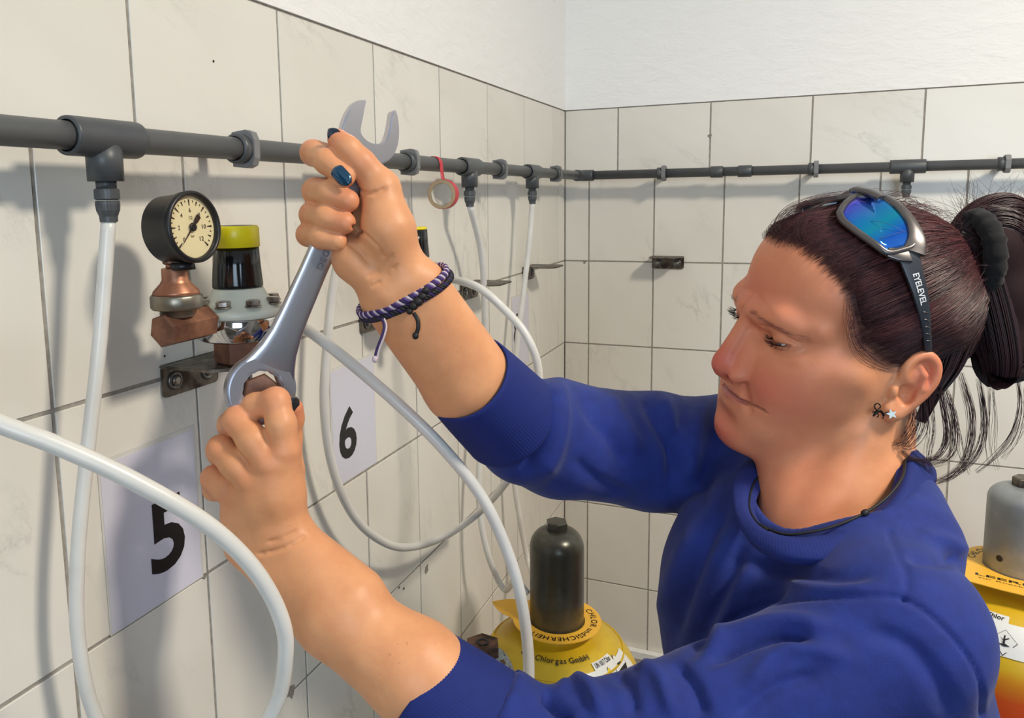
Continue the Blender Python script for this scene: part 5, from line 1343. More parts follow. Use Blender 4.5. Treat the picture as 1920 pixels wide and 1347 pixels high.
def field_hit(px, py):
    """first point of the head surface seen at a photo pixel (head mm), or None"""
    o = hl(CAM); d = (CF+CR*(px-PX)/FPX-CU*(py-PY)/FPX)@HM*1000; t = np.arange(0.5, 0.85, 0.0006); q = o+d*t[:, None]
    ix = [np.round((q[:, i]-Ff.lo[i])/hh).astype(int) for i in range(3)]; ok = np.all([(ix[i] >= 0) & (ix[i] < Ff.n[i]) for i in range(3)], 0)
    v = np.full(len(t), 60.0); v[ok] = Ff.D[ix[0][ok], ix[1][ok], ix[2][ok]]
    k = np.argmax(v < 0); return q[k] if (v < 0).any() else q[np.argmin(v)]
def cap_th(d):
    az, el = direl(d); lo_ = hairline(az); return 8.7*smooth01((el-lo_)/(90-lo_)/0.24)-2.4
BUN = V((-10, -84, 100)); bd = unit(BUN-HC)
# cap below the strands
nu, nv_ = 150, 110
AZ = np.radians(np.linspace(-180, 180, nu, endpoint=False)); rows = []
for j in range(nv_+1):
    t = j/nv_; el = np.radians(hairline(np.degrees(AZ)))*(1-t)+np.radians(90)*t+np.radians(2.5)*(1-t)
    d = np.stack([np.sin(AZ)*np.cos(el), np.cos(AZ)*np.cos(el), np.sin(el)], 1)
    th = 8.7*smooth01(t/0.24)-2.4
    rows.append(HC+d*skull_r(d, th)[:, None])
cv = np.concatenate(rows); k = np.arange(nu); cf = np.concatenate([np.stack([j*nu+k, j*nu+(k+1) % nu, (j+1)*nu+(k+1) % nu, (j+1)*nu+k], 1) for j in range(nv_)])
hair = np_obj('hair', hw(cv), cf[:, ::-1], M_CAP, person); attr(hair.data, 'tone', np.repeat(np.full((len(cv), 1), 0.22), 3, 1))
def strands(paths, rad, name, parent, tone=None, taper=0.35):
    """paths (n, m, 3) in metres -> three-sided tubes in one mesh"""
    Pt = np.asarray(paths); n, m, _ = Pt.shape
    T = np.gradient(Pt, axis=1); T /= np.linalg.norm(T, axis=2)[..., None]+1e-9
    up = np.where(np.abs(T[..., 2:3]) > 0.9, V((1, 0, 0)), V((0, 0, 1))); A = np.cross(up, T); A /= np.linalg.norm(A, axis=2)[..., None]+1e-9; B = np.cross(T, A)
    rad = np.broadcast_to(np.asarray(rad, float), (n,)); tp = (1-(1-taper)*np.linspace(0, 1, m)**2)*np.minimum(1, np.linspace(0, 1, m)*5+0.30); R = rad[:, None]*tp[None, :]
    ring = [Pt+(A*math.cos(a)+B*math.sin(a))*R[..., None] for a in (0, 2*pi/3, 4*pi/3)]
    vs = np.stack(ring, 2).reshape(-1, 3)
    base = (np.arange(n)[:, None]*m+np.arange(m-1)[None, :]).ravel()*3
    f = [np.stack([base+a, base+b_, base+3+b_, base+3+a], 1) for a, b_ in ((0, 1), (1, 2), (2, 0))]
    o = np_obj(name, vs, np.concatenate(f), M_HAIR, parent)
    if tone is None: tone = rng.rand(n)
    attr(o.data, 'tone', np.repeat(np.repeat(np.asarray(tone), m*3)[:, None], 3, 1)); o['kind'] = 'stuff'; return o
def slerp(a, b_, t):
    w_ = np.arccos(np.clip((a*b_).sum(1), -1, 1))[:, None]; return (np.sin((1-t)*w_)*a+np.sin(t*w_)*b_)/(np.sin(w_)+1e-6)
# combed strands from all over the scalp to the tie
N = 10200
az = rng.uniform(-180, 180, N*3); el = np.degrees(np.arcsin(rng.uniform(-0.85, 1, N*3))); lo = hairline(az)
ok = el > lo; az, el, lo = az[ok], el[ok], lo[ok]
edge_az = rng.uniform(-175, 175, 5200); edge_el = hairline(edge_az)+rng.uniform(-4.0, 8.0, 5200)*rng.rand(5200)+0.8*np.sin(edge_az*0.9)
az = np.r_[az[:N-5200], edge_az]; el = np.r_[el[:N-5200], edge_el]
a_, e_ = np.radians(az), np.radians(el); d0 = np.stack([np.sin(a_)*np.cos(e_), np.cos(a_)*np.cos(e_), np.sin(e_)], 1)
m = 15; n = len(d0)
jit = rng.normal(0, 0.035, (n, 3)); d1 = bd+jit; d1 /= np.linalg.norm(d1, axis=1)[:, None]
clump = vnoise(d0*14, 9); lay = rng.uniform(0, 1, n)
paths = np.zeros((n, m, 3)); ph = rng.uniform(0, 6.28, n); amp = rng.uniform(0.2, 1.2, n)
for j in range(m):
    t = j/(m-1); d = slerp(d0, d1, t); d /= np.linalg.norm(d, axis=1)[:, None]
    sag = np.sin(pi*t)*0.10*(1-np.abs(d0[:, 2])); d[:, 2] -= sag*0.5; d /= np.linalg.norm(d, axis=1)[:, None]
    rise = np.maximum(cap_th(d), 0.2)+0.5+1.8*lay*min(1, t*6)+0.8*clump*min(1, t*4)+0.5*amp*np.sin(ph+9*t)*min(1, t*6)
    d[:, 0] += 0.012*np.sin(ph*2+5*t)*amp*0.6; 
    paths[:, j] = HC+d*skull_r(d, 0.0)[:, None]+d*rise[:, None]
tone = np.clip(0.38+0.24*clump+rng.normal(0, 0.16, n)+0.25*np.exp(-((az+35)/45)**2), 0, 1)
rad = np.where((np.arange(n) >= N-5200) | (el-hairline(az) < 10), 0.00017, 0.00040); strands(hw(paths), rad, 'combed_strands', hair, tone)
# wisps along the front hairline
n = 1100; az = rng.uniform(-88, 88, n); el = hairline(az)+rng.uniform(-4.5, 3.0, n)
a_, e_ = np.radians(az), np.radians(el); d0 = np.stack([np.sin(a_)*np.cos(e_), np.cos(a_)*np.cos(e_), np.sin(e_)], 1)
paths = np.zeros((n, 10, 3)); L = rng.uniform(0.10, 0.45, n); bend = rng.normal(0, 0.6, n)
for j in range(10):
    t = j/9; d = slerp(d0, np.tile(bd, (n, 1)), (L*t)[:, None] if False else 0)+0
    tgt = bd[None, :]-d0; d = d0+tgt*(L*t)[:, None]; d[:, 0] += bend*0.12*t*t; d /= np.linalg.norm(d, axis=1)[:, None]
    paths[:, j] = HC+d*(skull_r(d, 0.5)+rng.uniform(2, 9, n)*0+ (2+6*np.sin(pi*t))*rng.uniform(0.3, 1.0, n)*0.6+3*t)[:, None]
strands(hw(paths), 0.00012, 'hairline_wisps', hair, np.clip(rng.normal(0.55, 0.2, n), 0, 1))
# flyaways standing off the top
n = 230; az = rng.uniform(-180, 180, n); el = rng.uniform(20, 88, n); a_, e_ = np.radians(az), np.radians(el); d0 = np.stack([np.sin(a_)*np.cos(e_), np.cos(a_)*np.cos(e_), np.sin(e_)], 1)
ok = el > hairline(az)+2; d0 = d0[ok]; n = len(d0); paths = np.zeros((n, 9, 3)); hgt = rng.uniform(3, 13, n); side = rng.normal(0, 0.10, (n, 3)); L = rng.uniform(0.2, 0.5, n)
for j in range(9):
    t = j/8; d = d0+(bd-d0)*(L*t)[:, None]+side*t; d /= np.linalg.norm(d, axis=1)[:, None]
    paths[:, j] = HC+d*(skull_r(d, 7.5)+hgt*np.sin(pi*min(1, t*0.85)))[:, None]
strands(hw(paths), 0.00016, 'flyaway_strands', hair, rng.uniform(0.3, 0.8, n))
# knot of hair at the back: loops drawn through photo positions
def lock(ctrl, n, spread, rad, name, tone=0.35, m=26, end_spread=None, wave=0.0):
    """bundle of strands following control points (photo px, px, depth)"""
    C_ = np.array([at(*c) for c in ctrl]); base = np.array(spline(list(C_), 8)); idx = np.linspace(0, len(base)-1, m); B0 = np.array([base[int(i)]*(1-(i % 1))+base[min(len(base)-1, int(i)+1)]*(i % 1) for i in idx])
    T = np.gradient(B0, axis=0); T /= np.linalg.norm(T, axis=1)[:, None]; A = np.cross(T, CF); A /= np.linalg.norm(A, axis=1)[:, None]+1e-9; Bv = np.cross(T, A)
    es = spread if end_spread is None else end_spread
    r = np.sqrt(rng.rand(n)); th = rng.uniform(0, 2*pi, n); u = r*np.cos(th); v = r*np.sin(th); ph = rng.uniform(0, 6.28, n)
    P = np.zeros((n, m, 3))
    for j in range(m):
        t = j/(m-1); s_ = spread*(1-t)+es*t; s_ = s_*(0.55+0.45*math.sin(pi*min(1, t*1.2+0.12)))
        P[:, j] = B0[j]+np.outer(u*s_, A[j])+np.outer(v*s_, Bv[j])+np.outer(np.sin(ph+6*t)*wave, A[j])
    return strands(P, rad, name, hair, np.clip(rng.normal(tone, 0.16, n), 0, 1))
lock([(1795, 440, .655), (1830, 470, .650), (1860, 560, .645), (1880, 650, .643), (1882, 700, .645), (1862, 712, .655), (1840, 680, .662), (1838, 600, .665)], 620, 0.0135, 0.00042, 'bun_loop', 0.16)
lock([(1800, 450, .66), (1850, 420, .655), (1900, 440, .655), (1935, 520, .655), (1940, 620, .655), (1915, 690, .655), (1890, 700, .66)], 620, 0.0170, 0.00042, 'bun_loop', 0.20)
lock([(1790, 445, .665), (1840, 405, .665), (1890, 395, .665), (1930, 420, .665), (1950, 480, .67)], 480, 0.013, 0.00042, 'bun_loop', 0.42, end_spread=0.02)
lock([(1810, 470, .672), (1870, 480, .675), (1920, 560, .678), (1915, 650, .678), (1880, 690, .67)], 480, 0.019, 0.00042, 'bun_loop', 0.14)
lock([(1805, 520, .652), (1835, 590, .650), (1850, 660, .650), (1860, 700, .652)], 380, 0.012, 0.00042, 'bun_loop', 0.12)
# core of the knot so that nothing shows through
KF = Field((560, -1130, 1480), (760, -960, 1680), 2.5)
KF.chain([(MM(1810, 470, .662), 22), (MM(1850, 470, .660), 24), (MM(1875, 560, .660), 24), (MM(1880, 650, .655), 16), (MM(1872, 690, .655), 10)], 12)
KF.chain([(MM(1850, 450, .668), 18), (MM(1910, 450, .668), 18), (MM(1935, 560, .668), 18), (MM(1920, 640, .665), 12)], 12)
kv, kq = KF.mesh(); o = np_obj('bun_core', relax(kv, kq, 2)/1000, kq, M_CAP, hair); attr(o.data, 'tone', np.full((len(o.data.vertices), 3), 0.05))
# frizz on the knot
n = 260; P = np.zeros((n, 8, 3))
for i in range(n):
    p = at(rng.uniform(1800, 1940), rng.uniform(385, 440), rng.uniform(.65, .68)); d = unit(CR*rng.normal(0.1, 0.7)+CU*rng.uniform(0.2, 1)+CF*rng.normal(0, 0.4)); c = rng.normal(0, 0.5, 3); L = rng.uniform(0.012, 0.03)
    for j in range(8): t = j/7; P[i, j] = p+d*(L*t)+c*(L*t*t*0.8)
strands(P, 0.00016, 'flyaway_strands', hair, rng.uniform(0.2, 0.7, n))
# loose strands hanging below the knot
LO = [
    ([(1752, 690, .640), (1768, 760, .638), (1775, 820, .640), (1755, 858, .642), (1715, 862, .645), (1690, 845, .645)], 34, .0022, .0035),
    ([(1770, 720, .645), (1790, 790, .645), (1785, 850, .645), (1745, 872, .645), (1700, 856, .645)], 22, .002, .004),
    ([(1800, 700, .650), (1822, 780, .650), (1815, 850, .650), (1790, 885, .650), (1745, 908, .650)], 30, .003, .0035),
    ([(1835, 710, .655), (1845, 790, .655), (1830, 850, .655), (1790, 890, .655), (1760, 905, .655)], 26, .003, .003),
    ([(1905, 690, .655), (1912, 760, .655), (1895, 820, .655), (1860, 860, .655), (1830, 885, .655)], 16, .002, .003),
    ([(1740, 720, .640), (1745, 800, .640), (1740, 850, .640), (1742, 885, .640)], 14, .003, .004),
    ([(1715, 760, .642), (1712, 800, .642), (1690, 830, .645), (1672, 835, .648)], 26, .004, .006),
    ([(1730, 740, .642), (1728, 800, .642), (1705, 835, .645), (1690, 838, .648)], 26, .004, .006),
    ([(1860, 715, .652), (1862, 780, .652), (1858, 840, .652), (1868, 880, .652)], 10, .003, .008),
    ([(1925, 700, .655), (1922, 780, .655), (1905, 830, .655), (1880, 860, .655)], 8, .003, .006),
    ([(1780, 740, .648), (1790, 800, .648), (1800, 850, .648), (1815, 890, .648)], 8, .003, .006),
]
for c, n, s0, s1 in LO: lock(c, n, s0, 0.00016, 'loose_strands', 0.3, 22, s1, 0.0012)
for c in ([(1456, 446, .668), (1456, 428, .666), (1476, 402, .664), (1520, 380, .662), (1570, 368, .66)], [(1470, 448, .662), (1462, 420, .66), (1486, 392, .66), (1540, 370, .66), (1590, 362, .66)], [(1520, 470, .640), (1500, 440, .638), (1510, 405, .640), (1560, 378, .645)], [(1596, 600, .612), (1600, 640, .610), (1620, 672, .610), (1655, 690, .612), (1690, 692, .614)], [(1590, 560, .612), (1596, 610, .610), (1612, 650, .610), (1650, 678, .612)]):
    lock(c, 26, 0.0035, 0.00012, 'front_strands', 0.55, 20, 0.007, 0.001)
# short hair at the nape under the bun
lock([(1790, 520, .648), (1800, 600, .645), (1780, 680, .643), (1750, 740, .643), (1725, 790, .648)], 300, 0.016, 0.00035, 'nape_strands', 0.2, end_spread=0.008)
# velvet hair tie
tie = empty('hair_tie', at(1850, 470, .648)); tag(tie, 'black velvet scrunchie holding up the hair', 'hair tie')
ring = []; c0 = at(1832, 475, .655); u1 = unit(unit(CU)*0.95+CF*0.3); u2 = unit(np.cross(unit(CR*0.8+CU*-0.3-CF*0.2), u1))
for kx in range(72):
    a = 2*pi*kx/72; ring.append(c0+u1*(0.030*math.cos(a))+u2*(0.027*math.sin(a)))
b = MB(); b.tube(ring, [0.0085+0.0006*math.sin(17*2*pi*kx/72)+0.0005*math.sin(29*2*pi*kx/72) for kx in range(72)], 20, closed=True)
tm = NT('black_velvet'); tm.base(srgb(14, 12, 15)); tm.set(Roughness=0.95); tm.b.inputs['Sheen Weight'].default_value = 0.08; _k = tm.coords(); _n = tm.noise(_k, 400, 3); tm.bump(_n.outputs[0], 0.5, 0.001)
b.build('scrunchie', tm.m, tie)
# brow hairs and lashes
def head_strands(list_of_paths, rad, name, tone):
    return strands(hw(np.array(list_of_paths)), rad, name, hair, tone)
br = []
for s_ in (-1, 1):
    for i in range(70):
        t = rng.uniform(0, 1)**0.9; x = 12+42*t; z = 41.5-8.5*t*t+rng.normal(0, 1.3)
        d = unit(V((0.92, -0.5, 0.35-0.75*t))+rng.normal(0, 0.16, 3)); L = rng.uniform(4.5, 8)
        br.append((s_, x, z, d, L))
# put each hair on the skin: nearest front vertex of the head mesh in the (x, z) plane
fm = HV_loc[:, 1] > 55; FV = HV_loc[fm]
def skin_y(x, z):
    d2 = (FV[:, 0]-x)**2+(FV[:, 2]-z)**2; c = d2 < 3.5
    return FV[c, 1].max() if c.any() else FV[np.argmin(d2), 1]
paths = []
for s_, x, z, d, L in br:
    pp = []
    for u in np.linspace(0, 1, 4):
        xx, zz = s_*(x+d[0]*L*u), z+d[2]*L*u; pp.append(V((xx, skin_y(xx, zz)+0.25+0.5*u, zz)))
    paths.append(pp)
head_strands(paths, 0.00010, 'eyebrow_hairs', np.full(len(paths), 1.0))
paths = []
for s_ in (-1, 1):
    for i in range(46):
        t = rng.uniform(-1, 1); x = EC[0]+13*t; yy = EC[1]+14.2*math.sqrt(max(0.05, 1-(0.86*t)**2))-0.8; z = EC[2]-2.4+1.9*max(0, t)-0.4*(1-t*t)
        d = unit(V((0.55*t, 1.0-0.3*abs(t), -0.35+rng.normal(0, 0.1)))); L = rng.uniform(6, 9.5)
        paths.append([V((s_*(x+d[0]*L*u), yy+d[1]*L*u, z+d[2]*L*u+0.9*L*u*u*0.55)) for u in np.linspace(0, 1, 6)])
head_strands(paths, 0.00026, 'upper_lashes', np.zeros(len(paths)))
paths = []
for s_ in (-1, 1):
    for i in range(26):
        t = rng.uniform(-0.9, 1); x = EC[0]+12*t; yy = EC[1]+13.6*math.sqrt(max(0.05, 1-(0.86*t)**2))-0.8; z = EC[2]-5.6+1.9*max(0, t)
        d = unit(V((0.5*t, 0.8, -0.6))); L = rng.uniform(3, 5)
        paths.append([V((s_*(x+d[0]*L*u), yy+d[1]*L*u, z+d[2]*L*u+0.3*L*u*u)) for u in np.linspace(0, 1, 5)])
head_strands(paths, 0.00014, 'lower_lashes', np.zeros(len(paths)))
# eyeballs behind the slits
t_ = NT('eyeball'); k_ = t_.coords(); sx = t_.n('ShaderNodeSeparateXYZ'); t_.l(k_, 0, sx, 0)
r_ = t_.ramp(sx, [(0.0, srgb(205, 198, 192)), (0.5, srgb(205, 198, 192))], 1)
mr = t_.n('ShaderNodeMapRange', i_1=0.0085, i_2=0.0125); t_.l(sx, 1, mr, 0); r_ = t_.ramp(mr, [(0.0, srgb(206, 198, 192)), (0.42, srgb(206, 198, 192)), (0.5, srgb(70, 84, 96)), (0.85, srgb(96, 110, 118)), (0.93, srgb(8, 8, 9))]); t_.base(r_.outputs[0]); t_.set(Roughness=0.08)
for s_ in (-1, 1):
    b = MB(); pr = [(0.0121*math.sin(pi*i/20)+1e-5, -0.0121*math.cos(pi*i/20)) for i in range(21)]
    c_ = hw((s_*EC[0], EC[1]-0.4, EC[2])); look = unit(HM@V((0.05, 0.93, -0.35)))
    b.lathe(pr, (0, 0, 0), (0, 1, 0), 28, cap=False); me = b.mesh('eyeball'); me.materials.append(t_.m); o = bpy.data.objects.new('eyeball', me); COL.objects.link(o)
    o.rotation_euler = Vector(look).to_track_quat('Y', 'Z').to_euler(); o.location = c_; adopt_any(o, person)
# ================================================================== things she wears
def surf(px, py, off):
    """point (head mm) where the view ray meets the head surface raised by off"""
    o = hl(CAM); d = (CF+CR*(px-PX)/FPX-CU*(py-PY)/FPX)@HM*1000; t = np.arange(0.5, 0.80, 0.0004); q = o+d*t[:, None]
    w_ = q-HC; r = np.linalg.norm(w_, axis=1); g = r-skull_r(w_/r[:, None], off)
    k = np.argmax(g < 0) if (g < 0).any() else np.argmin(g); return q[k]
# ---- sunglasses pushed up into the hair
M_GUN = plain('gunmetal_frame', srgb(96, 92, 92), 0.3, 0.6, var=0.04)
M_TEMPLE = plain('dark_blue_grey_temple', srgb(52, 56, 64), 0.42, 0.1, var=0.06)
def mat_lens():
    t = NT('mirrored_blue_lens'); a = t.n('ShaderNodeAttribute'); a.attribute_name = 'tint'
    r = t.ramp(a, [(0.0, srgb(140, 60, 235)), (0.20, srgb(70, 80, 250)), (0.42, srgb(20, 150, 235)), (0.60, srgb(10, 175, 215)), (0.80, srgb(30, 120, 250)), (1.0, srgb(60, 140, 255))]); t.l(a, 'Fac', r, 0)
    t.base(r.outputs[0]); t.set(Roughness=0.06, Metallic=0.85); t.b.inputs['Coat Weight'].default_value = 0.4; t.b.inputs['Coat Roughness'].default_value = 0.03; return t.m
glasses = empty('sunglasses', hw((0, 40, 130))); tag(glasses, 'wraparound sunglasses with blue mirrored lenses pushed up on the hair', 'sunglasses')
LENS = [(1577, 401), (1586, 386), (1602, 373), (1622, 367), (1642, 369), (1664, 380), (1686, 398), (1702, 420), (1710, 444), (1707, 460), (1690, 467), (1664, 472), (1645, 460), (1622, 444), (1600, 428), (1583, 414)]
lp = [surf(x, y, 15+(0 if x < 1640 else 2)) for x, y in LENS]
lc = np.mean(lp, 0); ln = unit(np.linalg.svd(np.array(lp)-lc)[2][2]); ln = ln if ln@(lc-HC) > 0 else -ln
lp = np.array([p for p in spline(lp+[lp[0]], 4)[:-1]])
def lens(sgn):
    S = V((sgn, 1, 1)); n = len(lp); vs = [lc+ln*3.0]; fs = []; rings = 6
    for i in range(1, rings+1):
        t = i/rings
        for p in lp: vs.append(lc+(p-lc)*t+ln*(3.0*(1-t*t)))
    for k in range(n): fs.append((0, 1+k, 1+(k+1) % n, 1+(k+1) % n))
    P = np.array(vs)*S; F = []
    for k in range(n): F.append((0, 1+k, 1+(k+1) % n))
    quads = []
    for i in range(rings-1):
        for k in range(n): a, b_ = 1+i*n, 1+(i+1)*n; quads.append((a+k, b_+k, b_+(k+1) % n, a+(k+1) % n))
    b = MB(); W = hw(P); b.add(W, F, True); b.add(W*1.0, [], True); n0 = 0
    b.f += quads; b.sm += [True]*len(quads)
    b.v = b.v[:len(W)]
    o = b.build('lens', mat_lens_, glasses)
    x_, y_, _z = proj_many(W if sgn > 0 else hw(np.array(vs)))
    tint = np.clip(((x_-1577)*0.55+(y_-367)*0.83)/145.0, 0, 1)
    attr(o.data, 'tint', np.repeat(tint[:, None], 3, 1)[:len(o.data.vertices)])
    md = o.modifiers.new('thickness', 'SOLIDIFY'); md.thickness = 0.0015
    # rim
    b = MB(); rim = lc+(lp-lc)*1.045; b.tube([q for q in hw(rim*S)], 0.0030, 12, closed=True); b.build('rim', M_GUN, glasses)
def proj_many(W):
    d = W-CAM; z = d@CF; return PX+FPX*(d@CR)/z, PY-FPX*(d@CU)/z, z
mat_lens_ = mat_lens()
for s_ in (1, -1): lens(s_)
# brow bar over the lens and bridge to the other side
def ribbon(pts, wd, th, name, mat, side=None):
    """flat bar along points (head mm), wd across the surface, th outwards"""
    P = [V(p) for p in pts]; n = len(P); vs = []; fs = []
    for i in range(n):
        T = unit(P[min(n-1, i+1)]-P[max(0, i-1)]); o_ = unit(P[i]-HC); o_ = unit(o_-T*(o_@T)); s = np.cross(T, o_)
        w_ = wd[i] if hasattr(wd, '__len__') else wd
        for a in range(12):
            an = 2*pi*a/12; ca, sa = math.cos(an), math.sin(an)
            vs.append(P[i]+s*(w_/2*math.copysign(abs(ca)**0.5, ca))+o_*(th/2*math.copysign(abs(sa)**0.5, sa)))
    for i in range(n-1):
        for a in range(12): a2 = (a+1) % 12; fs.append((i*12+a, i*12+a2, (i+1)*12+a2, (i+1)*12+a))
    fs.append(tuple(reversed(range(12)))); fs.append(tuple((n-1)*12+a for a in range(12)))
    b = MB(); b.add(hw(np.array(vs)), fs, True); return smooth_angle(b.build(name, mat, glasses), 50)
TEMP = [(1700, 470, 17, 17), (1706, 488, 16, 16.5), (1716, 520, 14, 14), (1726, 556, 12, 11.5), (1733, 592, 10, 9), (1737, 625, 8, 7), (1740, 655, 6, 5.5), (1742, 680, 3, 4.5)]
BAR = [(1600, 357, 18, 9), (1640, 362, 18, 7), (1680, 384, 19, 6.5), (1706, 414, 19, 8), (1718, 446, 19, 13), (1712, 474, 18, 17)]
HING = [(1664, 474, 17, 8), (1686, 478, 17, 12), (1702, 476, 17, 16)]
for sg in (1, -1):
    S = V((sg, 1, 1))
    def path(L): return [p*S for p in spline([surf(x, y, o_) for x, y, o_, w_ in L], 5)]
    def wid(L): return list(np.interp(np.linspace(0, 1, 5*(len(L)-1)+1), np.linspace(0, 1, len(L)), [w_ for *_x, w_ in L]))
    ribbon(path(BAR), wid(BAR), 4.5, 'brow_bar', M_GUN); tpl = ribbon(path(TEMP), wid(TEMP), 3.6, 'temple', M_TEMPLE)
    ribbon(path(HING), wid(HING), 4.5, 'end_piece', M_GUN)
    if sg == 1:
        b = MB(); Lp = path(TEMP); seg = np.array(Lp)
        # lettering runs down the temple
        i0, i1 = 9, 17; vs_, fs_ = text_tris('EYELEVEL', 0.02); lo_ = vs_.min(0); sz_ = vs_.max(0)-lo_; P = []
        for q in vs_:
            u = i0+(i1-i0)*(q[0]-lo_[0])/sz_[0]; i = min(len(seg)-2, int(u)); p = seg[i]*(1-(u-i))+seg[i+1]*(u-i); T = unit(seg[i+1]-seg[i]); o_ = unit(p-HC); o_ = unit(o_-T*(o_@T)); sd = np.cross(o_, T)
            v_ = (q[1]-lo_[1])/sz_[1]-0.5; P.append(p+sd*(v_*5.0)+o_*2.1)
        b.add(hw(np.array(P)), fs_); b.build('temple_lettering', plain('white_print', srgb(225, 225, 228), 0.5), glasses)
        for kx in range(5):
            i = 19+kx*2; p = seg[i]; T = unit(seg[i+1]-seg[i]); o_ = unit(p-HC); o_ = unit(o_-T*(o_@T)); sd = np.cross(o_, T)
            b = MB(); b.tube([hw(p+sd*2.2+T*1.5+o_*1.6), hw(p-sd*2.2-T*1.5+o_*1.6)], 0.0006, 6); b.build('grip_ridge', M_GUN, glasses)
br0 = surf(1600, 357, 18); ribbon([br0, V((br0[0]*0.4, br0[1]+4, br0[2]+3)), V((-br0[0]*0.4, br0[1]+4, br0[2]+3)), br0*V((-1, 1, 1))], 7, 5, 'bridge', M_GUN)
# ---- ear studs
def ear_pt(px, py, d): return at(px, py, d)
st = MB(); c = at(1672, 777, .6275); nn = unit(CAM-c); ex = unit(CR-nn*(CR@nn)); ey = np.cross(nn, ex); pts = []
for k in range(10):
    a = pi/2+2*pi*k/10+0.2; r = 0.0042 if k % 2 == 0 else 0.0019; pts.append((r*math.cos(a), r*math.sin(a)))
st.prism(pts, c, ex, ey, 0.0012); o = st.build('star_ear_stud', plain('white_enamel', srgb(222, 240, 246), 0.25)); tag(o, 'tiny white star ear stud on the lobe', 'earring')
lz = MB(); Lz = lambda L: [at(x, y, .6290) for x, y in L]
lz.tube(spline(Lz([(1658, 780), (1652, 772), (1646, 771), (1641, 776), (1637, 781)]), 5), [0.0006+0.0007*math.sin(pi*i/20) for i in range(21)], 8)
o = lz.build('ear_stud', plain('blackened_metal', srgb(20, 18, 19), 0.35, 0.6)); tag(o, 'tiny black curled animal shaped ear stud beside the star', 'earring')
M_BLKM = o.data.materials[0]
def stud_part(L, r, nm): b = MB(); b.tube(spline(Lz(L), 5), r, 6); b.build(nm, M_BLKM, o)
_W[o.name] = V(o.location)
stud_part([(1647, 771), (1641, 766), (1640, 760), (1645, 757), (1650, 760), (1650, 765), (1646, 766)], 0.0005, 'curled_tail')
for q in ([(1641, 776), (1638, 772), (1636, 774)], [(1645, 773), (1647, 780), (1644, 783)], [(1652, 773), (1656, 781), (1655, 786)], [(1656, 777), (1661, 776), (1663, 773)]): stud_part(q, 0.00045, 'leg')
# ---- cord necklace resting on the neck above the collar
NK = [(1698, 862, .652), (1692, 895, .628), (1664, 932, .612), (1622, 962, .603), (1570, 985, .600), (1520, 998, .603), (1470, 1002, .614), (1425, 985, .634)]
neck = empty('cord_necklace', at(1620, 962, .60)); tag(neck, 'thin black cord necklace lying above the collar', 'necklace')
M_CORD = plain('black_cord', srgb(18, 17, 18), 0.6, bump=0.3)
pts = spline([at(x, y, d-0.002) for x, y, d in NK], 10); b = MB(); b.tube(pts, 0.0011, 8); b.build('cord', M_CORD, neck)
kn = at(1622, 962, .6000); b = MB(); b.lathe([(0.0004, -0.003), (0.0022, -0.0022), (0.0027, 0), (0.0022, 0.0022), (0.0004, 0.003)], kn, unit(at(1664, 932, .61)-at(1570, 985, .598)), 16); b.build('knot', M_CORD, neck)
# ---- bracelets on the raised wrist
WA = (WRa+WRb)/2000; fdir = unit((CRa+CRb)/2000-WA); wdir = unit((WRb-WRa)-fdir*((WRb-WRa)@fdir)); tdir = np.cross(fdir, wdir)
hwid = np.linalg.norm(WRb-WRa)/2000
M_PURP = plain('purple_yarn', srgb(86, 62, 122), 0.85, bump=0.5); M_LIL = plain('pale_lilac_yarn', srgb(196, 180, 188), 0.85, bump=0.5); M_BYARN = plain('black_waxed_cord', srgb(24, 22, 25), 0.6, bump=0.4); M_DKP = plain('dark_purple_yarn', srgb(52, 36, 84), 0.85, bump=0.4)
def wrist_loop(off, tilt, gap, n=120):
    """ellipse round the wrist at off (m) along the forearm"""
    out = []
    rr = 0.0212+0.10*off
    for k in range(n):
        a = 2*pi*k/n; c, s = math.cos(a), math.sin(a)
        sx = (hwid+rr+gap)*math.copysign(abs(c)**0.95, c); sy = (rr+gap)*math.copysign(abs(s)**0.9, s)
        out.append(WA+fdir*(off+tilt*c)+wdir*sx+tdir*sy)
    return np.array(out)
def braid(loop, n_str, r_b, r_s, turns, mats, parent, nm, phase=0.0):
    n = len(loop); T = np.roll(loop, -1, 0)-np.roll(loop, 1, 0); T /= np.linalg.norm(T, axis=1)[:, None]; C0 = loop.mean(0); O = loop-C0; O -= T*(O*T).sum(1)[:, None]; O /= np.linalg.norm(O, axis=1)[:, None]; B_ = np.cross(T, O)
    for s in range(n_str):
        a = 2*pi*turns*np.arange(n)/n+2*pi*s/n_str+phase; P = loop+O*(r_b*0.55*np.cos(a))[:, None]+B_*(r_b*np.sin(a))[:, None]
        b = MB(); b.tube(list(P), r_s, 7, closed=True); b.build(nm, mats[s % len(mats)], parent)
br1 = empty('woven_bracelet', WA); tag(br1, 'purple and lilac braided yarn bracelet on the raised wrist', 'bracelet')
braid(wrist_loop(-0.002, 0.004, 0.0024, 300), 3, 0.0020, 0.0014, 34, [M_PURP, M_LIL, M_DKP], br1, 'yarn')
br2 = empty('cord_bracelet', WA+fdir*0.012); tag(br2, 'black knotted cord bracelet next to the purple braid', 'bracelet')
braid(wrist_loop(0.0035, 0.005, 0.0026, 300), 3, 0.0018, 0.0013, 28, [M_BYARN, M_DKP, M_BYARN], br2, 'cord', 1.0)
def on_wrist(px, py, lift):
    return at(px, py, 0.607-lift)
b = MB(); kp = [(798, 545), (792, 556), (784, 566), (776, 574), (768, 584)]
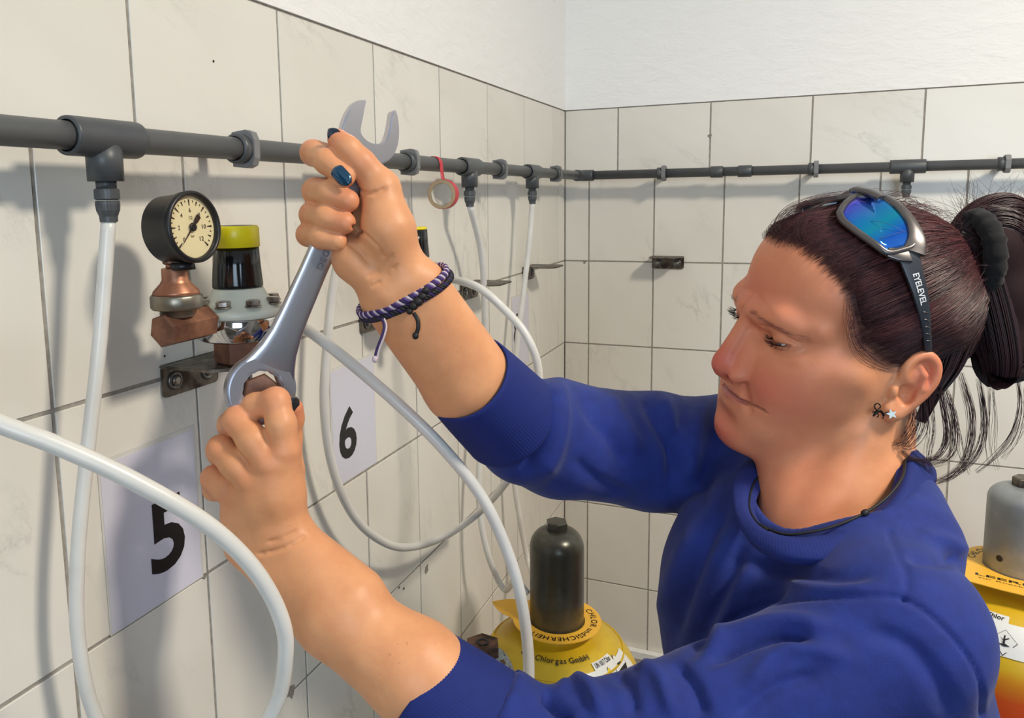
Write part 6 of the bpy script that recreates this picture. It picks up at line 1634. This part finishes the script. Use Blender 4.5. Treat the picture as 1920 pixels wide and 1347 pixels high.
for (x, y), r in zip(kp, (0.0030, 0.0036, 0.0040, 0.0036, 0.0028)):
    b.lathe([(0.0003, -r), (r*0.8, -r*0.6), (r, 0), (r*0.8, r*0.6), (0.0003, r)], on_wrist(x, y, 0.002), unit(on_wrist(kp[-1][0], kp[-1][1], 0)-on_wrist(kp[0][0], kp[0][1], 0)), 12)
b.build('sliding_knot', M_BYARN, br2)
b = MB(); b.tube(spline([on_wrist(776, 588, .002), on_wrist(783, 600, .004), on_wrist(784, 615, .004), on_wrist(780, 628, .003)], 6), 0.0017, 8); b.lathe([(0.0003, -.003), (.0022, -.002), (.0026, 0), (.0022, .002), (.0003, .003)], on_wrist(779, 630, .003), (0, 0, 1), 10); b.build('cord_end', M_BYARN, br2)
pe = [at(716, 598, .612), at(720, 612, .608), at(716, 630, .606), at(709, 648, .606), at(704, 664, .606), at(703, 674, .606)]
b = MB(); b.tube(spline(pe, 6), 0.0010, 7); b.build('yarn_end', M_DKP, br1); b = MB(); b.tube(spline([p+CR*0.0019 for p in pe], 6), 0.0009, 7); b.build('yarn_end', M_LIL, br1)
b = MB(); b.lathe([(0.0003, -.003), (.0020, -.002), (.0024, 0), (.0020, .002), (.0003, .003)], pe[-1], (0, 0, 1), 10); b.build('end_knot', M_LIL, br1)
# ---- painted finger nails (parts of the body)
def mat_nail(nm, a, b_, met):
    t = NT(nm); k = t.coords(); v = t.n('ShaderNodeTexVoronoi'); v.inputs['Scale'].default_value = 1800; t.l(k, 0, v, 'Vector'); r = t.ramp(v, [(0.0, b_), (0.35, a)]); t.l(v, 'Distance', r, 0); t.base(r.outputs[0]); t.set(Roughness=0.16, Metallic=met); t.b.inputs['Coat Weight'].default_value = 0.6; return t.m
M_NAILB = mat_nail('teal_glitter_nail', srgb(16, 62, 92), srgb(60, 130, 160), 0.4); M_NAILD = mat_nail('dark_nail', srgb(40, 42, 44), srgb(62, 62, 66), 0.1); M_NAILT = mat_nail('dark_teal_nail', srgb(18, 40, 60), srgb(30, 70, 96), 0.3)
def nail(base, tip, nrm, wd, mat, lift=0.0004, curve=0.35):
    base = V(base); tip = V(tip); u = unit(tip-base); L = np.linalg.norm(tip-base); nrm = unit(V(nrm)-u*(V(nrm)@u)); s = np.cross(u, nrm); vs = []; fs = []; nx, ny = 12, 12
    for j in range(ny+1):
        t = j/ny; wj = wd/2*(min(1, (t*6+0.25))**0.5)*(1-max(0, (t-0.62)/0.38)**2.2*0.75)
        for i in range(nx+1):
            a = -1+2*i/nx; vs.append(base+u*(L*t)+s*(wj*a)+nrm*(lift-curve*wd*0.5*a*a*0.9-0.0022*(t-0.35)**2+0.0004))
    for j in range(ny):
        for i in range(nx): q = j*(nx+1)+i; fs.append((q, q+1, q+nx+2, q+nx+1))
    b = MB(); b.add(vs, fs, True); o = b.build('nail', mat, body); md = o.modifiers.new('thickness', 'SOLIDIFY'); md.thickness = 0.0008; md.offset = 0; return o
_W[body.name] = _W.get(body.name, V(body.location))
tipI = RI[4][0]/1000; nrmI = unit(CAM-tipI+0.05*CU); nail(at(627, 315, .5945), at(655, 345, .5925), nrmI, 0.0112, M_NAILB)
nail(at(642, 271, .6045), at(616, 242, .6060), unit(-CR*0.62+CU*0.62-CF*0.42), 0.0105, M_NAILT)
nail(at(552, 771, .6075), at(553, 745, .6065), unit(-CF*0.8+CR*0.6), 0.0085, M_NAILD)
